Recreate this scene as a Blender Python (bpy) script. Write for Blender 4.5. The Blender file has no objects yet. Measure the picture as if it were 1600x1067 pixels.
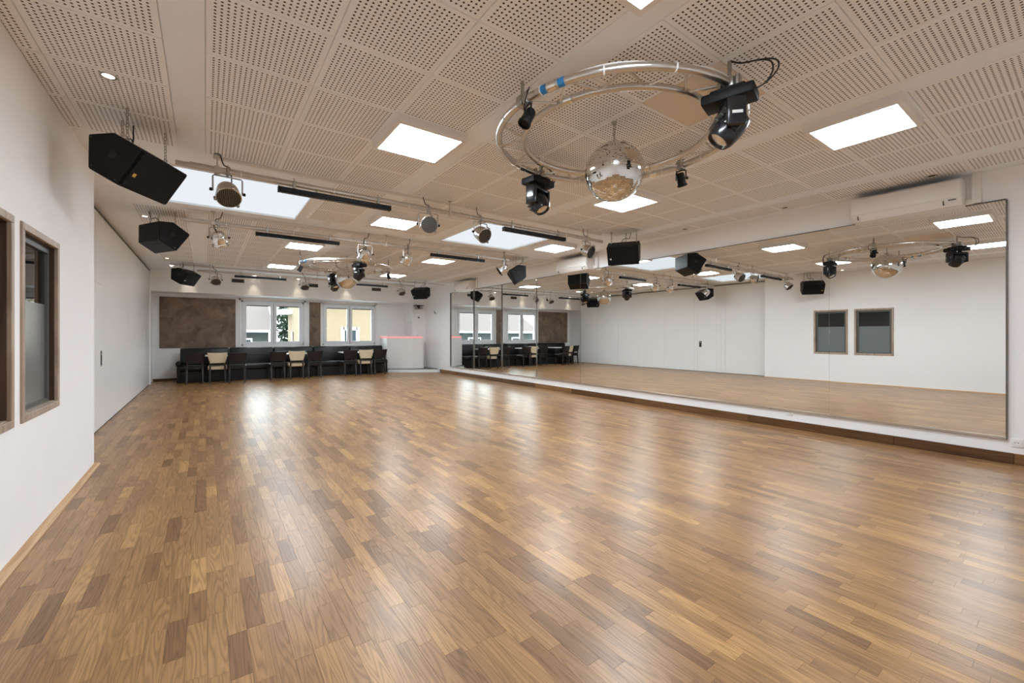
import bpy, bmesh, math, random
from mathutils import Vector, Matrix
random.seed(7)
PI = math.pi
scn = bpy.context.scene
col = scn.collection

# ------------------------------------------------------------------ camera
cam_d = bpy.data.cameras.new('camera')
cam = bpy.data.objects.new('camera', cam_d)
col.objects.link(cam)
cam_d.sensor_fit = 'HORIZONTAL'
cam_d.sensor_width = 36.0
cam_d.lens = 36.0 * 664.5 / 1600.0
cam_d.shift_y = -10.5 / 1600.0
cam_d.clip_start = 0.05
cam_d.clip_end = 300
cam.location = (0, 0, 1.3)
cam.rotation_euler = (PI / 2, 0, -math.atan(479.0 / 664.5))
scn.camera = cam

# ------------------------------------------------------------------ world, exposure
SKY = 8.0
LED = 40.0
SKYLIGHT = 0.72
world = bpy.data.worlds.new('overcast_sky')
scn.world = world
world.use_nodes = True
bg = world.node_tree.nodes['Background']
bg.inputs['Color'].default_value = (0.84, 0.93, 1.0, 1)
bg.inputs['Strength'].default_value = SKY
scn.view_settings.view_transform = 'Standard'
scn.view_settings.look = 'None'
scn.view_settings.gamma = 1.0
scn.view_settings.use_curve_mapping = False
scn.view_settings.exposure = 0.35
scn.cycles.max_bounces = 14
scn.cycles.diffuse_bounces = 10
scn.cycles.glossy_bounces = 6

# ------------------------------------------------------------------ mesh helpers
class MB:
    def __init__(self):
        self.v = []; self.f = []
    def add(self, vs, fs, M=None):
        o = len(self.v)
        if M is not None:
            vs = [M @ Vector(p) for p in vs]
        self.v += [tuple(p) for p in vs]
        self.f += [tuple(i + o for i in f) for f in fs]
        return self
    def box(self, x0, x1, y0, y1, z0, z1, M=None):
        vs = [(x0,y0,z0),(x1,y0,z0),(x1,y1,z0),(x0,y1,z0),(x0,y0,z1),(x1,y0,z1),(x1,y1,z1),(x0,y1,z1)]
        return self.add(vs, [(3,2,1,0),(4,5,6,7),(0,1,5,4),(1,2,6,5),(2,3,7,6),(3,0,4,7)], M)
    def bbox(self, x0, x1, y0, y1, z0, z1, b=0.01, seg=2, M=None):
        bm = bmesh.new()
        bmesh.ops.create_cube(bm, size=1.0)
        for q in bm.verts:
            q.co = Vector(((x0+x1)/2 + q.co.x*(x1-x0), (y0+y1)/2 + q.co.y*(y1-y0), (z0+z1)/2 + q.co.z*(z1-z0)))
        bmesh.ops.bevel(bm, geom=list(bm.edges), offset=b, segments=seg, affect='EDGES', profile=0.5)
        bm.verts.index_update()
        vs = [q.co.copy() for q in bm.verts]; fs = [[q.index for q in f.verts] for f in bm.faces]
        bm.free()
        return self.add(vs, fs, M)
    def prism(self, poly, z0, z1, M=None):
        n = len(poly)
        vs = [(x, y, z0) for x, y in poly] + [(x, y, z1) for x, y in poly]
        fs = [tuple(range(n-1, -1, -1)), tuple(range(n, 2*n))]
        fs += [(i, (i+1) % n, n+(i+1) % n, n+i) for i in range(n)]
        return self.add(vs, fs, M)
    def lathe(self, prof, n=24, M=None):
        vs = []; fs = []; rings = []
        for r, z in prof:
            if r < 1e-6:
                rings.append([len(vs)]); vs.append((0, 0, z))
            else:
                rings.append(list(range(len(vs), len(vs)+n)))
                vs += [(r*math.cos(2*PI*k/n), r*math.sin(2*PI*k/n), z) for k in range(n)]
        for a, b in zip(rings[:-1], rings[1:]):
            for k in range(n):
                k2 = (k+1) % n
                if len(a) == 1 and len(b) == 1: continue
                if len(a) == 1: fs.append((a[0], b[k2], b[k]))
                elif len(b) == 1: fs.append((a[k], a[k2], b[0]))
                else: fs.append((a[k], a[k2], b[k2], b[k]))
        return self.add(vs, fs, M)
    def tube(self, pts, r, n=8, closed=False, cap=True, M=None):
        pts = [Vector(p) for p in pts]; m = len(pts)
        vs = []; fs = []
        up = None
        for i, p in enumerate(pts):
            if closed: t = pts[(i+1) % m] - pts[i-1]
            else: t = pts[min(i+1, m-1)] - pts[max(i-1, 0)]
            t.normalize()
            if up is None:
                a = Vector((0,0,1)) if abs(t.z) < 0.9 else Vector((1,0,0))
                up = (a - t*a.dot(t)).normalized()
            else:
                up = (up - t*up.dot(t))
                up = up.normalized() if up.length > 1e-6 else t.orthogonal().normalized()
            s = t.cross(up)
            vs += [p + (up*math.cos(2*PI*k/n) + s*math.sin(2*PI*k/n))*r for k in range(n)]
        for i in range(m if closed else m-1):
            j = (i+1) % m
            for k in range(n):
                k2 = (k+1) % n
                fs.append((i*n+k, i*n+k2, j*n+k2, j*n+k))
        if cap and not closed:
            fs.append(tuple(range(n-1, -1, -1))); fs.append(tuple((m-1)*n+k for k in range(n)))
        return self.add(vs, fs, M)
    def mesh(self, name, smooth=None):
        me = bpy.data.meshes.new(name)
        me.from_pydata(self.v, [], self.f)
        bm = bmesh.new(); bm.from_mesh(me)
        bmesh.ops.recalc_face_normals(bm, faces=bm.faces)
        bm.to_mesh(me); bm.free()
        if smooth:
            me.shade_smooth()
            me.set_sharp_from_angle(angle=math.radians(smooth))
        return me

def link(o, parent=None):
    col.objects.link(o)
    if parent is not None: o.parent = parent
    return o
def obj(name, mb, mat, parent=None, smooth=35, loc=None, rot=None):
    me = mb.mesh(name, smooth) if isinstance(mb, MB) else mb
    if mat is not None and len(me.materials) == 0: me.materials.append(mat)
    o = bpy.data.objects.new(name, me)
    if loc: o.location = loc
    if rot: o.rotation_euler = rot
    return link(o, parent)
def tag(o, label=None, cat=None, group=None, kind=None):
    if label: o['label'] = label
    if cat: o['category'] = cat
    if group: o['group'] = group
    if kind: o['kind'] = kind
    return o
def thing(name, label, cat, loc=(0,0,0), rz=0.0, group=None):
    o = bpy.data.objects.new(name, None)
    o.empty_display_size = 0.1
    o.location = loc; o.rotation_euler = (0, 0, rz)
    link(o)
    return tag(o, label, cat, group)
def struct(name, mb, mat, label=None, smooth=None):
    o = obj(name, mb, mat, None, smooth)
    return tag(o, label, None, None, 'structure')
def copy_tree(o, parent=None):
    c = o.copy(); link(c); c.parent = parent
    for ch in list(o.children): copy_tree(ch, c)
    return c
def arc(c, r, a0, a1, n, plane='xz'):
    out = []
    for k in range(n+1):
        a = a0 + (a1-a0)*k/n
        u, w = r*math.cos(a), r*math.sin(a)
        out.append((c[0]+u, c[1], c[2]+w) if plane == 'xz' else ((c[0]+u, c[1]+w, c[2]) if plane == 'xy' else (c[0], c[1]+u, c[2]+w)))
    return out

# ------------------------------------------------------------------ materials
def mat(name, c, rough=0.6, metal=0.0, noise=0.0, nscale=8.0, bump=0.0, spec=0.5, emit=None, es=0.0, coat=0.0):
    m = bpy.data.materials.new(name); m.use_nodes = True
    nt = m.node_tree; b = nt.nodes['Principled BSDF']
    b.inputs['Base Color'].default_value = (*c, 1)
    b.inputs['Roughness'].default_value = rough
    b.inputs['Metallic'].default_value = metal
    b.inputs['Specular IOR Level'].default_value = spec
    b.inputs['Coat Weight'].default_value = coat
    if emit:
        b.inputs['Emission Color'].default_value = (*emit, 1); b.inputs['Emission Strength'].default_value = es
    if noise or bump:
        tc = nt.nodes.new('ShaderNodeTexCoord'); n = nt.nodes.new('ShaderNodeTexNoise')
        n.inputs['Scale'].default_value = nscale; n.inputs['Detail'].default_value = 5
        nt.links.new(tc.outputs['Object'], n.inputs['Vector'])
        if noise:
            mx = nt.nodes.new('ShaderNodeMix'); mx.data_type = 'RGBA'
            mx.inputs['A'].default_value = (*[max(0, q*(1-noise)) for q in c], 1)
            mx.inputs['B'].default_value = (*[min(1, q*(1+noise)) for q in c], 1)
            nt.links.new(n.outputs['Fac'], mx.inputs['Factor'])
            nt.links.new(mx.outputs['Result'], b.inputs['Base Color'])
        if bump:
            bp = nt.nodes.new('ShaderNodeBump'); bp.inputs['Strength'].default_value = bump; bp.inputs['Distance'].default_value = 0.01
            nt.links.new(n.outputs['Fac'], bp.inputs['Height']); nt.links.new(bp.outputs['Normal'], b.inputs['Normal'])
    return m
M = {}
M['wall'] = mat('white_wall_paint', (0.90, 0.90, 0.90), 0.75, noise=0.015, nscale=3, bump=0.02, spec=0.25)
M['fold'] = mat('satin_white_panel', (0.87, 0.87, 0.86), 0.28, noise=0.01, nscale=2, spec=0.4)
M['ceil'] = mat('ceiling_paint', (0.885, 0.92, 0.95), 0.85, noise=0.015, nscale=3, spec=0.2)
M['ceiltrim'] = mat('ceiling_lath_paint', (0.78, 0.74, 0.69), 0.8, noise=0.03, spec=0.2)
M['white'] = mat('white_lacquer', (0.84, 0.84, 0.83), 0.35, noise=0.01)
M['plastic'] = mat('white_plastic', (0.82, 0.80, 0.77), 0.4, noise=0.01)
M['upvc'] = mat('white_window_plastic', (0.78, 0.80, 0.82), 0.3, noise=0.01)
M['black'] = mat('black_paint', (0.007, 0.007, 0.0075), 0.55, noise=0.2, nscale=60, bump=0.05, spec=0.25)
M['blackgloss'] = mat('black_gloss_plastic', (0.012, 0.012, 0.014), 0.22, noise=0.1)
M['grille'] = mat('black_speaker_grille', (0.006, 0.006, 0.0065), 0.7, noise=0.3, nscale=220, bump=0.3, spec=0.2)
M['steel'] = mat('galvanised_steel', (0.42, 0.41, 0.39), 0.35, 0.9, noise=0.1, nscale=30)
M['alu'] = mat('brushed_aluminium', (0.66, 0.63, 0.59), 0.28, 0.95, noise=0.06, nscale=40)
M['rail'] = mat('painted_rail', (0.58, 0.53, 0.47), 0.45, 0.4, noise=0.06, nscale=20)
M['chrome'] = mat('polished_can_metal', (0.80, 0.79, 0.77), 0.16, 1.0, noise=0.05, nscale=20)
M['cable'] = mat('black_rubber', (0.015, 0.014, 0.013), 0.6, noise=0.1)
M['badge'] = mat('gold_badge', (0.65, 0.42, 0.10), 0.35, 0.2, noise=0.1, nscale=80)
M['badgew'] = mat('silver_badge', (0.75, 0.75, 0.72), 0.3, 0.2, noise=0.05)
M['tie'] = mat('white_cable_tie', (0.85, 0.84, 0.80), 0.4, noise=0.02)
M['blue'] = mat('blue_tape', (0.02, 0.22, 0.55), 0.45, noise=0.1, nscale=60)
M['leather'] = mat('black_leatherette', (0.008, 0.0075, 0.008), 0.3, noise=0.15, nscale=50, bump=0.08, spec=0.35)
M['brownleather'] = mat('dark_brown_leatherette', (0.014, 0.009, 0.0085), 0.38, noise=0.15, nscale=50, bump=0.08, spec=0.3)
M['cream'] = mat('cream_leatherette', (0.66, 0.55, 0.38), 0.42, noise=0.05, nscale=40, bump=0.05)
M['legwood'] = mat('black_stained_wood', (0.018, 0.015, 0.014), 0.4, noise=0.2, nscale=40)
M['table'] = mat('white_tabletop', (0.80, 0.80, 0.80), 0.25, noise=0.01)
M['socket'] = mat('white_socket_plastic', (0.85, 0.85, 0.84), 0.3, noise=0.01)
M['dark'] = mat('dark_gap', (0.02, 0.02, 0.02), 0.8, noise=0.1)
M['vent'] = mat('grey_vent_metal', (0.12, 0.12, 0.11), 0.5, 0.3, noise=0.1)
M['rubber'] = mat('dark_floor_seal', (0.03, 0.03, 0.03), 0.7, noise=0.1)
M['grey'] = mat('grey_room_paint', (0.42, 0.44, 0.44), 0.8, noise=0.05)
M['darkwood'] = None

def wood(name, c0, c1, scale=(30, 2.0, 30), rough=0.45, axis='Y'):
    m = bpy.data.materials.new(name); m.use_nodes = True
    nt = m.node_tree; b = nt.nodes['Principled BSDF']
    tc = nt.nodes.new('ShaderNodeTexCoord'); mp = nt.nodes.new('ShaderNodeMapping')
    mp.inputs['Scale'].default_value = scale
    n = nt.nodes.new('ShaderNodeTexNoise'); n.inputs['Scale'].default_value = 1.0; n.inputs['Detail'].default_value = 6; n.inputs['Distortion'].default_value = 1.2
    rp = nt.nodes.new('ShaderNodeValToRGB')
    rp.color_ramp.elements[0].position = 0.3; rp.color_ramp.elements[0].color = (*c0, 1)
    rp.color_ramp.elements[1].position = 0.72; rp.color_ramp.elements[1].color = (*c1, 1)
    nt.links.new(tc.outputs['Object'], mp.inputs['Vector']); nt.links.new(mp.outputs['Vector'], n.inputs['Vector'])
    nt.links.new(n.outputs['Fac'], rp.inputs['Fac']); nt.links.new(rp.outputs['Color'], b.inputs['Base Color'])
    b.inputs['Roughness'].default_value = rough
    return m
M['darkwood'] = wood('dark_oak_reveal', (0.035, 0.018, 0.010), (0.11, 0.062, 0.036), (18, 18, 1.6))
M['framewood'] = wood('weathered_oak_frame', (0.29, 0.22, 0.165), (0.50, 0.40, 0.315), (14, 14, 2.0))
M['strip'] = wood('light_oak_strip', (0.42, 0.24, 0.11), (0.62, 0.40, 0.21), (40, 1.5, 40))
M['skirt'] = [wood('brown_oak_board_%d' % i, a, b_, (40, 1.6, 40), 0.35) for i, (a, b_) in enumerate([((0.09,0.040,0.012),(0.19,0.095,0.032)), ((0.14,0.065,0.020),(0.27,0.14,0.05)), ((0.065,0.027,0.009),(0.14,0.062,0.02))])]

def emission(name, c, s):
    m = bpy.data.materials.new(name); m.use_nodes = True
    nt = m.node_tree; nt.nodes.clear()
    o = nt.nodes.new('ShaderNodeOutputMaterial'); e = nt.nodes.new('ShaderNodeEmission')
    e.inputs['Color'].default_value = (*c, 1); e.inputs['Strength'].default_value = s
    nt.links.new(e.outputs[0], o.inputs['Surface'])
    return m
M['led'] = emission('led_diffuser_light', (0.87, 0.965, 1.05), LED)
M['skypane'] = emission('opal_skylight_daylight', (0.90, 0.95, 1.0), SKYLIGHT)
M['spotlens'] = emission('downlight_lens', (1.0, 0.9, 0.75), 12.0)
M['redled'] = emission('red_led_strip', (1.0, 0.34, 0.32), 0.85)

def glass(name, tint, refl=0.12, film=None, filmmix=0.0, rough=0.02):
    m = bpy.data.materials.new(name); m.use_nodes = True
    nt = m.node_tree; nt.nodes.clear()
    o = nt.nodes.new('ShaderNodeOutputMaterial')
    t = nt.nodes.new('ShaderNodeBsdfTransparent'); t.inputs['Color'].default_value = (*tint, 1)
    g = nt.nodes.new('ShaderNodeBsdfGlossy'); g.inputs['Roughness'].default_value = rough
    lw = nt.nodes.new('ShaderNodeLayerWeight'); lw.inputs['Blend'].default_value = 0.5 if film else refl
    mx = nt.nodes.new('ShaderNodeMixShader')
    fac = lw.outputs['Fresnel']
    if film:
        pw = nt.nodes.new('ShaderNodeMath'); pw.operation = 'POWER'; pw.inputs[1].default_value = 2.0; nt.links.new(lw.outputs['Facing'], pw.inputs[0])
        ma = nt.nodes.new('ShaderNodeMath'); ma.operation = 'MULTIPLY_ADD'; ma.inputs[1].default_value = refl; ma.inputs[2].default_value = 0.04; nt.links.new(pw.outputs[0], ma.inputs[0])
        fac = ma.outputs[0]
    nt.links.new(fac, mx.inputs[0]); nt.links.new(t.outputs[0], mx.inputs[1]); nt.links.new(g.outputs[0], mx.inputs[2])
    out = mx
    if film:
        d = nt.nodes.new('ShaderNodeBsdfDiffuse'); d.inputs['Color'].default_value = (*film, 1)
        m2 = nt.nodes.new('ShaderNodeMixShader'); m2.inputs[0].default_value = filmmix
        nt.links.new(t.outputs[0], m2.inputs[1]); nt.links.new(d.outputs[0], m2.inputs[2])
        nt.links.new(m2.outputs[0], mx.inputs[1])
    nt.links.new(out.outputs[0], o.inputs['Surface'])
    return m
M['glass'] = glass('clear_window_glass', (0.93, 0.96, 0.95), 0.15)
M['frost'] = glass('frosted_film_glass', (0.7, 0.78, 0.76), 0.95, (0.19, 0.22, 0.225), 0.85, 0.3)
M['inglass'] = glass('tinted_inner_glass', (0.45, 0.50, 0.50), 0.4)

def mirror_mat(name, c, rough):
    m = bpy.data.materials.new(name); m.use_nodes = True
    b = m.node_tree.nodes['Principled BSDF']
    b.inputs['Base Color'].default_value = (*c, 1); b.inputs['Metallic'].default_value = 1.0; b.inputs['Roughness'].default_value = rough
    return m
M['mirror'] = mirror_mat('silvered_mirror', (0.90, 0.915, 0.90), 0.0)
M['facet'] = mirror_mat('mirror_tile', (0.86, 0.86, 0.85), 0.03)

def perforated():
    m = bpy.data.materials.new('perforated_ceiling_board'); m.use_nodes = True
    nt = m.node_tree; b = nt.nodes['Principled BSDF']
    N = nt.nodes.new; L = nt.links.new
    def math_(op, a, bb=None):
        n = N('ShaderNodeMath'); n.operation = op
        for i, q in enumerate((a, bb)):
            if q is None: continue
            if isinstance(q, (int, float)): n.inputs[i].default_value = q
            else: L(q, n.inputs[i])
        return n.outputs[0]
    tc = N('ShaderNodeTexCoord'); sp = N('ShaderNodeSeparateXYZ'); L(tc.outputs['Object'], sp.inputs[0])
    pitch = 0.02875
    ds = []; lim = []
    for ax in ('X', 'Y'):
        v = math_('DIVIDE', sp.outputs[ax], pitch)
        r = math_('ROUND', v)
        ds.append(math_('MULTIPLY', math_('SUBTRACT', v, r), pitch))
        lim.append(math_('LESS_THAN', math_('ABSOLUTE', r), 9.5))
    d2 = math_('ADD', math_('POWER', ds[0], 2.0), math_('POWER', ds[1], 2.0))
    hole = math_('LESS_THAN', math_('SQRT', d2), 0.0064)
    hole = math_('MULTIPLY', hole, math_('MULTIPLY', lim[0], lim[1]))
    n = N('ShaderNodeTexNoise'); n.inputs['Scale'].default_value = 4; n.inputs['Detail'].default_value = 4
    L(tc.outputs['Object'], n.inputs['Vector'])
    m0 = N('ShaderNodeMix'); m0.data_type = 'RGBA'
    m0.inputs['A'].default_value = (0.895, 0.90, 0.905, 1); m0.inputs['B'].default_value = (0.915, 0.92, 0.925, 1)
    L(n.outputs['Fac'], m0.inputs['Factor'])
    mx = N('ShaderNodeMix'); mx.data_type = 'RGBA'
    mx.inputs['B'].default_value = (0.075, 0.052, 0.035, 1)
    L(m0.outputs['Result'], mx.inputs['A']); L(hole, mx.inputs['Factor'])
    L(mx.outputs['Result'], b.inputs['Base Color'])
    b.inputs['Roughness'].default_value = 0.85; b.inputs['Specular IOR Level'].default_value = 0.15
    return m
M['perf'] = perforated()
M['plainboard'] = mat('plain_ceiling_board', (0.82, 0.72, 0.60), 0.8, noise=0.04, nscale=5, spec=0.2)

def parquet():
    m = bpy.data.materials.new('oak_parquet'); m.use_nodes = True
    nt = m.node_tree; b = nt.nodes['Principled BSDF']; N = nt.nodes.new; L = nt.links.new
    at = N('ShaderNodeAttribute'); at.attribute_name = 'tint'
    geo = N('ShaderNodeNewGeometry')
    wn = N('ShaderNodeTexWhiteNoise'); wn.noise_dimensions = '1D'; L(at.outputs['Fac'], wn.inputs['W'])
    vm = N('ShaderNodeVectorMath'); vm.operation = 'MULTIPLY_ADD'
    L(wn.outputs['Color'], vm.inputs[0]); vm.inputs[1].default_value = (13.0, 17.0, 9.0); L(geo.outputs['Position'], vm.inputs[2])
    mp = N('ShaderNodeMapping'); mp.inputs['Scale'].default_value = (12.0, 0.75, 1.0); L(vm.outputs[0], mp.inputs['Vector'])
    n1 = N('ShaderNodeTexNoise'); n1.inputs['Scale'].default_value = 1.0; n1.inputs['Detail'].default_value = 2.0; L(mp.outputs[0], n1.inputs['Vector'])
    # growth rings: contour lines of a stretched noise
    mul = N('ShaderNodeMath'); mul.operation = 'MULTIPLY'; L(n1.outputs['Fac'], mul.inputs[0]); mul.inputs[1].default_value = 105.0
    sn = N('ShaderNodeMath'); sn.operation = 'SINE'; L(mul.outputs[0], sn.inputs[0])
    ring = N('ShaderNodeMapRange'); L(sn.outputs[0], ring.inputs['Value'])
    ring.inputs['From Min'].default_value = -1; ring.inputs['From Max'].default_value = 1
    mp2 = N('ShaderNodeMapping'); mp2.inputs['Scale'].default_value = (220.0, 7.0, 1.0); L(vm.outputs[0], mp2.inputs['Vector'])
    n2 = N('ShaderNodeTexNoise'); n2.inputs['Scale'].default_value = 1.0; n2.inputs['Detail'].default_value = 3.0; L(mp2.outputs[0], n2.inputs['Vector'])
    rp = N('ShaderNodeValToRGB'); e = rp.color_ramp.elements
    e[0].position = 0.0; e[0].color = (0.215, 0.112, 0.046, 1)
    e[1].position = 1.0; e[1].color = (0.51, 0.295, 0.115, 1)
    for p, c in ((0.25, (0.295, 0.158, 0.066, 1)), (0.6, (0.37, 0.204, 0.086, 1)), (0.85, (0.435, 0.245, 0.101, 1))):
        q = e.new(p); q.color = c
    L(at.outputs['Fac'], rp.inputs['Fac'])
    def darken(colr, fac, amt):
        mr = N('ShaderNodeMapRange'); L(fac, mr.inputs['Value']); mr.inputs['To Min'].default_value = 1.0 - amt; mr.inputs['To Max'].default_value = 1.0 + amt*0.55
        hs = N('ShaderNodeMix'); hs.data_type = 'RGBA'; hs.blend_type = 'MULTIPLY'; hs.inputs['Factor'].default_value = 1.0
        L(colr, hs.inputs['A']); L(mr.outputs[0], hs.inputs['B']); return hs.outputs['Result']
    pw = N('ShaderNodeMath'); pw.operation = 'POWER'; L(ring.outputs[0], pw.inputs[0]); pw.inputs[1].default_value = 0.55
    n3 = N('ShaderNodeTexNoise'); n3.inputs['Scale'].default_value = 0.9; n3.inputs['Detail'].default_value = 2.0; L(geo.outputs['Position'], n3.inputs['Vector'])
    c = darken(rp.outputs['Color'], pw.outputs[0], 0.27)
    c = darken(c, n3.outputs['Fac'], 0.22)
    c = darken(c, n2.outputs['Fac'], 0.30)
    L(c, b.inputs['Base Color'])
    rr = N('ShaderNodeMapRange'); L(n2.outputs['Fac'], rr.inputs['Value']); rr.inputs['To Min'].default_value = 0.25; rr.inputs['To Max'].default_value = 0.36
    L(rr.outputs[0], b.inputs['Roughness'])
    bp = N('ShaderNodeBump'); bp.inputs['Strength'].default_value = 0.05; bp.inputs['Distance'].default_value = 0.001
    L(ring.outputs[0], bp.inputs['Height']); L(bp.outputs['Normal'], b.inputs['Normal'])
    b.inputs['Specular IOR Level'].default_value = 0.42
    return m
M['parquet'] = parquet()

def suede(name, c0, c1):
    m = bpy.data.materials.new(name); m.use_nodes = True
    nt = m.node_tree; b = nt.nodes['Principled BSDF']; N = nt.nodes.new; L = nt.links.new
    tc = N('ShaderNodeTexCoord'); n = N('ShaderNodeTexNoise'); n.inputs['Scale'].default_value = 2.6; n.inputs['Detail'].default_value = 8; n.inputs['Roughness'].default_value = 0.6
    n.inputs['Distortion'].default_value = 0.8
    L(tc.outputs['Object'], n.inputs['Vector'])
    rp = N('ShaderNodeValToRGB'); rp.color_ramp.elements[0].position = 0.3; rp.color_ramp.elements[0].color = (*c0, 1)
    rp.color_ramp.elements[1].position = 0.75; rp.color_ramp.elements[1].color = (*c1, 1)
    L(n.outputs['Fac'], rp.inputs['Fac']); L(rp.outputs[0], b.inputs['Base Color']); b.inputs['Roughness'].default_value = 0.9
    return m
M['suede'] = suede('brown_suede', (0.12, 0.082, 0.058), (0.33, 0.24, 0.18))

# ------------------------------------------------------------------ dimensions of the room
XL, XF, XR = -0.90, -1.185, 6.60          # near left wall, folding wall, mirror wall
YB, YC, YK, YE = -1.6, 5.87, 14.60, 15.40  # wall behind, corner of the near left wall, bulkhead, window wall
H = 3.0

# ------------------------------------------------------------------ floor
floor = struct('floor', MB().box(XF-0.1, XR, YB, YE, -0.12, -0.006), M['rubber'], 'brown oak strip parquet floor of the dance hall')
yawc = math.atan(479.0/664.5); Fx, Fy = math.sin(yawc), math.cos(yawc); Rx, Ry = math.cos(yawc), -math.sin(yawc)
def px(x, y, z):
    t = x*Fx + y*Fy
    if t < 0.1: return None
    return (800+664.5*(x*Rx+y*Ry)/t, 523-664.5*(z-1.3)/t)
planks = []
W = 0.0712
rnd = random.Random(3)
x = XF - 0.02
while x < XR:
    x1 = min(x+W, XR)
    y = YB - rnd.random()*0.4
    while y < YE:
        y1 = y + rnd.uniform(0.27, 0.50)
        a, b_ = max(y, YB), min(y1, YE)
        if b_-a > 0.02 and not (x1 < XL and b_ < YC):
            planks.append((max(x, XF-0.01), x1, a, b_))
        y = y1
    x = x1
def size_in_view(p):
    q = [px(xx, yy, 0) for xx in p[:2] for yy in p[2:]]
    if any(k is None for k in q): return 0
    cx_, cy_ = sum(k[0] for k in q)/4, sum(k[1] for k in q)/4
    if not (-5 < cx_ < 1605 and cy_ < 1085): return 0
    o = [q[0], q[1], q[3], q[2]]
    return abs(sum(o[i][0]*o[(i+1) % 4][1]-o[(i+1) % 4][0]*o[i][1] for i in range(4)))/2
order = sorted(range(len(planks)), key=lambda i: -size_in_view(planks[i]))
near = set(order[:300])
def plank_geo(mb, p, r):
    x0, x1, y0, y1 = p; g = 0.0001; e = 0.0005
    zs = [r.uniform(-0.00018, 0.00018) for _ in range(4)]
    vs = [(x0+g, y0+g, -0.0012), (x1-g, y0+g, -0.0012), (x1-g, y1-g, -0.0012), (x0+g, y1-g, -0.0012),
          (x0+e, y0+e, zs[0]), (x1-e, y0+e, zs[1]), (x1-e, y1-e, zs[2]), (x0+e, y1-e, zs[3])]
    mb.add(vs, [(4,5,6,7), (0,1,5,4), (1,2,6,5), (2,3,7,6), (3,0,4,7)])
def set_tint(me, vals):
    at = me.attributes.new('tint', 'FLOAT', 'FACE'); at.data.foreach_set('value', vals)
def tint_value(r):
    q = r.random()
    return min(1.0, max(0.0, r.gauss(0.48, 0.20))) if q < 0.86 else (r.uniform(0.85, 1.0) if q < 0.92 else r.uniform(0.0, 0.12))
rest = MB(); rest_t = []
for i, p in enumerate(planks):
    t_ = tint_value(rnd)
    if i in near:
        mb = MB(); plank_geo(mb, p, rnd)
        me = bpy.data.meshes.new('plank'); me.from_pydata(mb.v, [], mb.f); set_tint(me, [t_]*5)
        obj('plank', me, M['parquet'], floor)
    else:
        plank_geo(rest, p, rnd); rest_t += [t_]*5
me = bpy.data.meshes.new('plank_field'); me.from_pydata(rest.v, [], rest.f); set_tint(me, rest_t)
tag(obj('plank_field', me, M['parquet'], floor), kind='stuff')

# ------------------------------------------------------------------ ceiling
SKX = [(-0.47, 1.08), (3.42, 4.97)]; SKY0, SKY1 = 5.45, 6.97
cb = MB(); ZB = H + 0.014
cb.box(XF-0.15, XR+0.15, YB-0.15, SKY0, ZB, ZB+0.15)
cb.box(XF-0.15, XR+0.15, SKY1, YE+0.3, ZB, ZB+0.15)
cb.box(XF-0.15, SKX[0][0], SKY0, SKY1, ZB, ZB+0.15)
cb.box(SKX[0][1], SKX[1][0], SKY0, SKY1, ZB, ZB+0.15)
cb.box(SKX[1][1], XR+0.15, SKY0, SKY1, ZB, ZB+0.15)
ceiling = struct('ceiling', cb, M['ceil'], 'beige suspended ceiling with perforated boards and smooth bands')
_pm = {}
def panel_mesh(x0, x1, y0, y1, name, m):
    k = (round(x0, 3), round(x1, 3), round(y0, 3), round(y1, 3), name)
    if k not in _pm:
        g = 0.002; e = 0.0035
        mb = MB(); vs = [(x0+g, y0+g, 0.014), (x1-g, y0+g, 0.014), (x1-g, y1-g, 0.014), (x0+g, y1-g, 0.014),
                         (x0+e, y0+e, 0.0), (x1-e, y0+e, 0.0), (x1-e, y1-e, 0.0), (x0+e, y1-e, 0.0)]
        mb.add(vs, [(7,6,5,4), (4,5,1,0), (5,6,2,1), (6,7,3,2), (7,4,0,3)])
        me = bpy.data.meshes.new(name); me.from_pydata(mb.v, [], mb.f); me.materials.append(m); _pm[k] = me
    return _pm[k]
DY = 0.59
PC = [(-1.1, 0.2, 0.3), (-0.5, -0.3, 0.3), (0.3, -0.3, 0.3), (0.9, -0.3, 0.3), (1.5, -0.3, 0.3), (2.3, -0.3, 0.3), (2.9, -0.3, 0.3), (3.5, -0.3, 0.3),
      (4.285, -0.3, 0.3), (4.885, -0.3, 0.3), (5.485, -0.3, 0.3), (6.285, -0.3, 0.135)]
SB = [(-0.2, 0.0), (1.8, 2.0), (3.8, 3.985), (5.785, 5.985), (6.42, 6.6)]
rows1 = [4.925-DY*(k+0.5) for k in range(11)]
rows3 = [7.30+DY*(k+0.5) for k in range(9)]
def cell(xc, yc, a, b_, m='perf', n='perforated_panel'):
    obj(n, panel_mesh(a, b_, -DY/2, DY/2, n, M[m]), None, ceiling, loc=(xc, yc, H))
for yc in rows1:
    for xc, a, b_ in PC:
        if abs(xc-2.9) < 0.01 and abs(yc-1.68) < 0.3: cell(xc, yc, a, b_, 'plainboard', 'plain_panel')
        else: cell(xc, yc, a, b_)
for yc in rows3:
    for xc, a, b_ in PC:
        if xc < -0.6: continue
        cell(xc, yc, a, b_)
for yc in (5.325, 5.915, 6.505):
    for xc in (1.5, 2.3, 2.9): cell(xc, yc, -0.3, 0.3)
for x0, x1 in SB:
    for y0, y1 in ((rows1[-1]-DY/2, 4.925), (7.30, 7.30+9*DY)):
        obj('smooth_band', panel_mesh(0, x1-x0, 0, y1-y0, 'smooth_band', M['ceil']), None, ceiling, loc=(x0, y0, H))
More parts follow.
